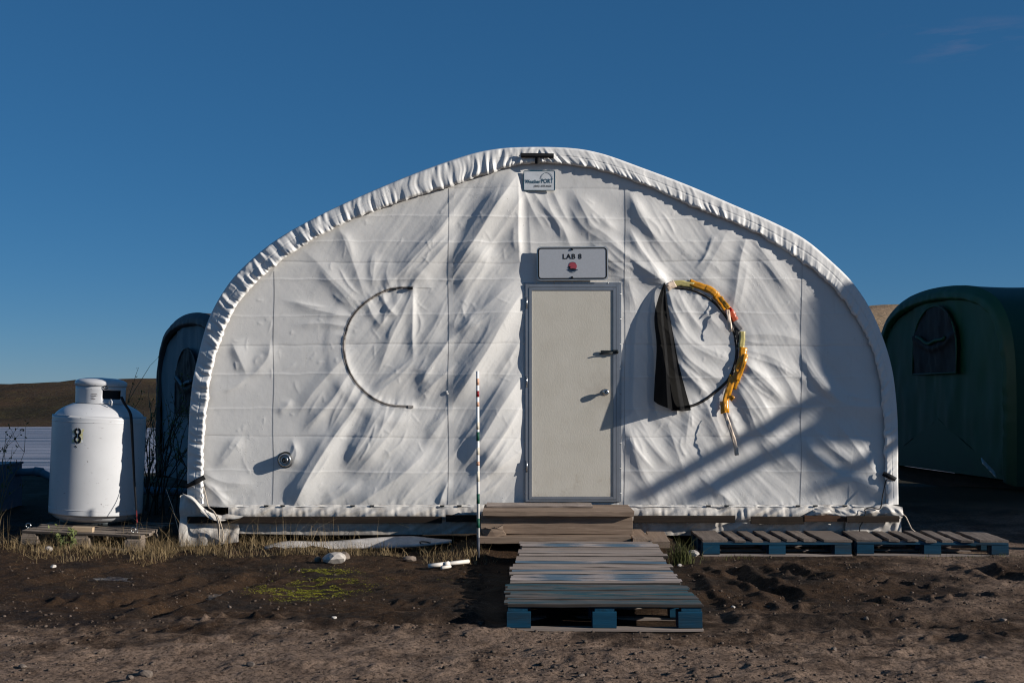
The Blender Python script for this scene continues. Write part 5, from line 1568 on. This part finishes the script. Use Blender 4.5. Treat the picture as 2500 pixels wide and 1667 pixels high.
# gravel: uncountable crumbs
base_v = []
phi = (1 + 5 ** .5) / 2
ico = np.array([(-1, phi, 0), (1, phi, 0), (-1, -phi, 0), (1, -phi, 0), (0, -1, phi), (0, 1, phi), (0, -1, -phi), (0, 1, -phi), (phi, 0, -1), (phi, 0, 1), (-phi, 0, -1), (-phi, 0, 1)]) / 1.9
icof = np.array([(0, 11, 5), (0, 5, 1), (0, 1, 7), (0, 7, 10), (0, 10, 11), (1, 5, 9), (5, 11, 4), (11, 10, 2), (10, 7, 6), (7, 1, 8), (3, 9, 4), (3, 4, 2), (3, 2, 6), (3, 6, 8), (3, 8, 9), (4, 9, 5), (2, 4, 11), (6, 2, 10), (8, 6, 7), (9, 8, 1)])
def crumbs(name, n, sampler, r0, r1, mat, label):
    xy = sampler(n)
    z = ground_z(xy[:, 0][:, None], xy[:, 1][:, None])[:, 0]
    r = r0 + (r1 - r0) * rng.random(len(xy)) ** 6
    V = ico[None] * (1 + rng.normal(0, .16, (len(xy), 12, 3))) * r[:, None, None] * np.array([1.1, 1, .7])
    V = V + np.stack([xy[:, 0], xy[:, 1], z + r * .15], 1)[:, None]
    Fa = icof[None] + (np.arange(len(xy)) * 12)[:, None, None]
    me = bpy.data.meshes.new(name)
    vv = V.reshape(-1, 3).astype(np.float32); ff = Fa.reshape(-1, 3).astype(np.int32)
    me.vertices.add(len(vv)); me.vertices.foreach_set('co', vv.ravel())
    me.loops.add(ff.size); me.loops.foreach_set('vertex_index', ff.ravel())
    me.polygons.add(len(ff)); me.polygons.foreach_set('loop_start', (np.arange(len(ff)) * 3).astype(np.int32))
    me.update(calc_edges=True); me.materials.append(mat)
    return tag(link(name, me), label, kind='stuff')
def samp(n):
    py = 1340 + (1690 - 1340) * rng.random(n) ** .8
    px = rng.uniform(-40, 2540, n)
    d = F_PX * CAM_H / (py - HOR)
    x, y = (px - 1250) * d / F_PX, d - CAM_D
    k = (fbm(x * 1.1, y * 1.6, 3, 301) + .15 + .8 * (rng.random(n) - .5)) > 0
    onp = (x > -.1) & (x < 1.3) & (y > -4.1) & (y < -.6)
    return np.stack([x, y], 1)[k & ~onp]
m = NM('gravel')
g_ = m.geo()
m.set(color=m.ramp(m.noise(g_, 23.0, 3), [(.3, (.035, .024, .017)), (.55, (.095, .070, .053)), (.75, (.15, .112, .088)), (.9, (.28, .23, .19))]), rough=.9, spec=.2)
crumbs('gravel', 11000, samp, .0018, .015, m.m, 'scattered gravel and clods over the dirt yard')

# ------------------------------------------------------------------ grass, moss, shrubs, puddle
def blades(name, pts, hmin, hmax, w, lean, mat, parent=None, seed=1, droop=.3):
    r = np.random.default_rng(seed)
    v, f = [], []
    for (x, y, z) in pts:
        h = hmin + (hmax - hmin) * r.random() ** 2.2
        a = r.uniform(0, 2 * math.pi); l = abs(r.normal(0, lean)) * h
        dx, dy = math.cos(a) * l, math.sin(a) * l
        ww = w * r.uniform(.6, 1.2)
        b = r.uniform(0, math.pi); wx, wy = math.cos(b) * ww, math.sin(b) * ww
        i = len(v)
        v += [(x - wx, y - wy, z - .01), (x + wx, y + wy, z - .01), (x + dx * .4 - wx * .8, y + dy * .4 - wy * .8, z + h * .55), (x + dx * .4 + wx * .8, y + dy * .4 + wy * .8, z + h * .55), (x + dx * (1 + droop), y + dy * (1 + droop), z + h * (1 - .35 * droop * abs(l / max(h, .01))))]
        f += [(i, i + 1, i + 3, i + 2), (i + 2, i + 3, i + 4)]
    return mesh(name, v, f, mat, parent)
m = NM('dry_grass')
g_ = m.geo()
m.set(color=m.ramp(m.noise(g_, 9.0, 3), [(.3, (.06, .044, .020)), (.5, (.20, .14, .07)), (.7, (.36, .27, .15))]), rough=.8, spec=.15)
DRYG = m.m
m = NM('green_grass')
g_ = m.geo()
m.set(color=m.ramp(m.noise(g_, 14.0, 3), [(.3, (.035, .045, .012)), (.6, (.10, .10, .035)), (.75, (.28, .21, .11))]), rough=.8, spec=.15)
GRNG = m.m
def scatter(n, x0, x1, y0, y1, seed, thr=-.2, xs_=1.6, ys_=2.2):
    r = np.random.default_rng(seed)
    x = r.uniform(x0, x1, n); y = r.uniform(y0, y1, n)
    k = fbm(x * xs_, y * ys_, 3, seed) + r.uniform(-.35, .35, n) > thr
    x, y = x[k], y[k]
    z = ground_z(x[:, None], y[:, None])[:, 0]
    return list(zip(x, y, z))
pts = scatter(15000, -5.6, -.75, -.80, .05, 401, .12, 2.6, 3.6) + scatter(8000, -5.6, -3.0, -1.25, -.1, 402, .15, 2.6, 3.6) + scatter(900, -.75, -.15, -1.2, -.5, 403, -.1)
tag(blades('dry_grass', pts, .015, .15, .0017, 1.0, DRYG, seed=5), 'short dry grass along the foot of the tent and tank pallet', kind='stuff')
pts = scatter(420, -3.6, -.5, -.55, -.05, 404, -.4) + scatter(140, -5.4, -3.3, -.7, .1, 405, -.3)
tag(blades('tall_grass', pts, .12, .46, .0014, .45, DRYG, seed=6, droop=.5), 'thin tall grass stalks before the tent skirt', kind='stuff')
pts = scatter(700, 1.3, 4.6, -1.05, -.75, 406, .05) + scatter(500, -5.2, -3.2, -.75, -.3, 407, 0)
tag(blades('low_grass', pts, .012, .05, .002, .6, GRNG, seed=7), 'sparse low green weeds along the right pallets', kind='stuff')
tx, ty = G(1664, 1366, .02)
r = np.random.default_rng(8)
pts = [(tx + r.normal(0, .045), ty + r.normal(0, .05), gz(tx, ty)) for _ in range(240)]
tag(blades('grass_tuft', pts, .08, .30, .0028, .45, GRNG, seed=8, droop=.6), 'green and straw grass tuft between the step planks and the blue pallet', 'grass')
pts = scatter(1500, -4.6, 4.2, -4.8, -.7, 408, .25, 1.2, 1.8)
pts = [(a, b, c + .006) for a, b, c in pts if not (-.15 < a < 1.35 and -4.2 < b < -.6)]
tag(blades('straw_litter', pts, .006, .016, .0014, 4.5, DRYG, seed=12, droop=.1), 'bits of straw and litter lying on the dirt yard', kind='stuff')
# moss: bright yellow green patches
mp_ = []
r = np.random.default_rng(9)
for (a, b, sx_s, sy_s, n) in ((720, 1438, 56, 11, 9000), (790, 1424, 52, 8, 7000), (785, 1394, 40, 3.5, 3600), (690, 1452, 28, 5, 250), (860, 1413, 22, 3, 110), (960, 1408, 30, 4, 120), (640, 1440, 20, 4, 60), (1090, 1408, 20, 3, 50)):
    px = r.normal(a, sx_s, n); py = r.normal(b, sy_s, n)
    d = F_PX * CAM_H / (py - HOR); x, y = (px - 1250) * d / F_PX, d - CAM_D
    k = (fbm(x * 9, y * 16, 3, 77) > .12) & (r.random(n) < .8)
    x, y = x[k], y[k]
    mp_ += list(zip(x, y, ground_z(x[:, None], y[:, None])[:, 0]))
tag(blades('moss', mp_, .002, .006, .0032, 2.2, plain('moss', (.165, .16, .012), .8, var=.5, scale=20), seed=10), 'bright yellow green moss patches on the wet mud', kind='stuff')
# wet sheen in the ruts
m = NM('wet_mud')
p = m.geo()
m.set(color=m.mix(m.ramp(m.noise(p, 20.0, 4), [(.4, 0.0), (.6, 1.0)]), (.016, .011, .008), (.040, .029, .022)), rough=m.ramp(m.noise(p, 9.0, 4), [(.40, .18), (.62, .6)]), spec=.6)
m.bump(m.noise(p, 45.0, 4, .6), .5, .006)
for (ea, eb, lb) in (([(130, 1414), (200, 1407), (260, 1405), (330, 1403)], [(140, 1420), (200, 1417), (270, 1413), (335, 1409)], 'dark wet puddle strip in the mud at the far left'), ([(470, 1450), (540, 1430), (600, 1414), (652, 1405)], [(500, 1461), (560, 1448), (620, 1428), (660, 1411)], 'wet glistening strip of mud in the diagonal rut')):
    A_, _ = smooth_line([G(*t) for t in ea], 60); B_, _ = smooth_line([G(*t) for t in eb], 60)
    w_ = np.linspace(0, 1, 16)[None]
    X = A_[:, :1] * (1 - w_) + B_[:, :1] * w_; Y = A_[:, 1:] * (1 - w_) + B_[:, 1:] * w_
    cx_, cy_ = np.meshgrid(np.linspace(-1, 1, 60), np.linspace(-1, 1, 16), indexing='ij')
    inr = 1 - np.maximum(np.abs(cx_) ** 3, np.abs(cy_) ** 2) + .55 * vnoise(X * 9, Y * 14, 88)
    Z = ground_z(X, Y)
    Z = np.minimum(Z, np.median(Z) + .004) * .5 + Z * .5 + .0035
    o = grid_mesh('puddle', X, Y, Z, m.m, None, inr[:-1, :-1] > .35)
    tag(o, lb, 'puddle', kind='thing')

def shrub(label, base, specs, seed, leaf=True, twig_m=BARK, name='willow_shrub'):
    r = random.Random(seed)
    t = thing(name, label, 'shrub', base)
    V, Fc, LV, LF = [], [], [], []
    def limb(p, d, L, rad, lev):
        n = 4
        prev = None
        pts = [Vector(p)]
        dd = Vector(d).normalized()
        for k in range(n):
            dd = (dd + Vector((r.gauss(0, .16), r.gauss(0, .16), r.gauss(.05, .1)))).normalized()
            pts.append(pts[-1] + dd * L / n)
        for k, q in enumerate(pts):
            rr = rad * (1 - .6 * k / n)
            i = len(V)
            for s in range(4):
                a = math.pi / 2 * s
                V.append(q + Vector((math.cos(a) * rr, math.sin(a) * rr, 0)))
            if k:
                for s in range(4):
                    Fc.append((i - 4 + s, i - 4 + (s + 1) % 4, i + (s + 1) % 4, i + s))
        if lev > 0:
            for _ in range(r.randint(2, 4)):
                k = r.randint(1, n)
                nd = (dd + Vector((r.gauss(0, .6), r.gauss(0, .5), r.gauss(.2, .35)))).normalized()
                limb(pts[k], nd, L * r.uniform(.35, .6), rad * .6, lev - 1)
        if leaf and lev <= 1:
            for _ in range(r.randint(2, 5)):
                q = pts[r.randint(2, n)] + Vector((r.gauss(0, .012), r.gauss(0, .012), r.gauss(0, .012)))
                a = Vector((r.gauss(0, 1), r.gauss(0, 1), r.gauss(0, 1))).normalized() * .020; b = a.orthogonal().normalized() * .008
                i = len(LV); LV.extend([q - a, q + b, q + a, q - b]); LF.append((i, i + 1, i + 2, i + 3))
    for (off, d, L, rad, lev) in specs:
        limb(Vector(base) + Vector(off), d, L, rad, lev)
    mesh('stems', V, Fc, twig_m, t)
    if LV: mesh('leaves', LV, LF, LEAF, t)
    return t
r = random.Random(5)
b0 = P(372, 1215, 2.6)
shrub('bare dark willow shrub between the gas tank and the shadowed tent', (b0[0], 2.6, 0), [((r.uniform(-.22, .22), r.uniform(-.3, .3), 0), (r.gauss(0, .25), r.gauss(0, .2), 1), r.uniform(.7, 1.05), .011, 2) for _ in range(16)], 3, True)
b0 = P(392, 1215, 3.6)
shrub('thin pale willow stems rising beside the shadowed tent', (b0[0] - .05, 3.6, 0), [((-.05, 0, 0), (-.12, 0, 1), 1.75, .010, 1), ((-.25, .1, 0), (-.15, 0, 1), 1.35, .009, 1), ((-.35, 0, 0), (.12, 0, 1), 1.15, .009, 1), ((.05, .1, 0), (-.02, 0, 1), 1.5, .009, 1), ((-.15, 0, 0), (.25, 0, 1), 1.25, .008, 1)], 4, True, TWIG)
b0 = P(-8, 1215, 1.6)
shrub('small leafy shrub at the left edge in front of the lake', (b0[0], 1.6, .1), [((r.uniform(-.15, .1), 0, 0), (r.gauss(.05, .15), 0, 1), r.uniform(.45, .75), .006, 1) for _ in range(9)], 6, True, TWIG)
b0 = P(160, 1345, -.55)
shrub('tiny green weed growing before the tank pallet', (b0[0], -.55, .03), [((r.uniform(-.06, .06), 0, 0), (r.gauss(0, .4), 0, 1), .14, .002, 1) for _ in range(8)], 9, True, LEAF)

# ------------------------------------------------------------------ unseen bars and panel, shaped to cast the shadows on the tent's right side
YS = -2.5
TS = -YS / -SUN.y * -1 if False else (-YS) / (-SUN.y)
SHX, SHZ = SUN.x * TS, SUN.z * TS
def Q(crop, x, y):
    px, py = C(crop, x, y)
    return (Xp(px) + SHX, Zp(py) + SHZ)
stand = thing('shadow_caster', 'unseen bars and panel beyond the right edge, shaped to shadow the white tent', 'shadow caster', (Q('G', 1300, 900)[0], YS, 0))
def shadow_bar(a, b, w, name='shadow_bar', dy=0.0):
    A, B = Q('G', *a), Q('G', *b)
    L = math.hypot(B[0] - A[0], B[1] - A[1]); ang = math.atan2(B[1] - A[1], B[0] - A[0])
    v, f = box_data(L, .05, w)
    R = Matrix.Translation(((A[0] + B[0]) / 2, YS + dy, (A[1] + B[1]) / 2)) @ Matrix.Rotation(-ang, 4, 'Y') @ Matrix.Translation((0, 0, -w / 2))
    return mesh(name, [R @ Vector(p_) for p_ in v], f, PLYWOOD, stand)
shadow_bar((1120, 785), (120, 1340), .105)
shadow_bar((1180, 890), (300, 1380), .120, dy=.06)
shadow_bar((1000, 1010), (1480, 1320), .105, dy=-.06)
shadow_bar((1290, 1090), (860, 1370), .095, dy=.12)
shadow_bar((900, 955), (1040, 870), .09, dy=-.06)
A, B = Q('G', 1128, 255), Q('G', 1425, 1035)
v, f = box_data(B[0] - A[0], .10, A[1] - B[1])
mesh('shadow_panel', [(p_[0] + (A[0] + B[0]) / 2, p_[1] + YS, p_[2] + B[1]) for p_ in v], f, PLYWOOD, stand)
shadow_bar((1010, 305), (1330, 205), .11, 'shadow_spike', .06)
for k, yy_ in enumerate((420, 520, 640, 780, 900, 1020)):
    shadow_bar((1420, yy_), (1620, yy_ + 14), .15 if k > 2 else .12, 'shadow_rung', dy=.0)
xr0 = Q('G', 1600, 0)[0]
for xx in (Q('G', 1440, 0)[0], xr0):
    box('post', (xx, YS + .14, 0), (.10, .10, Q('G', 0, 300)[1]), PLYWOOD, stand)
blocker = thing('shade_blocker', 'tall unseen added shed beyond the right edge that shades the green tent', 'blocker', (15.2, 3.3, 0))  # added out of view to keep the sun off the green tent
box('blocker_wall', (15.2, 3.3, 0), (3.0, 11.4, 4.1), PLYWOOD, blocker)
v = [(13.5, -2.6, 4.1), (16.9, -2.6, 4.1), (15.2, -2.6, 5.95), (13.5, 9.2, 4.1), (16.9, 9.2, 4.1), (15.2, 9.2, 5.95)]
mesh('blocker_roof', v, [(0, 1, 2), (3, 5, 4), (0, 2, 5, 3), (1, 4, 5, 2), (0, 3, 4, 1)], PLYWOOD, blocker)
print('built', len(bpy.data.objects))
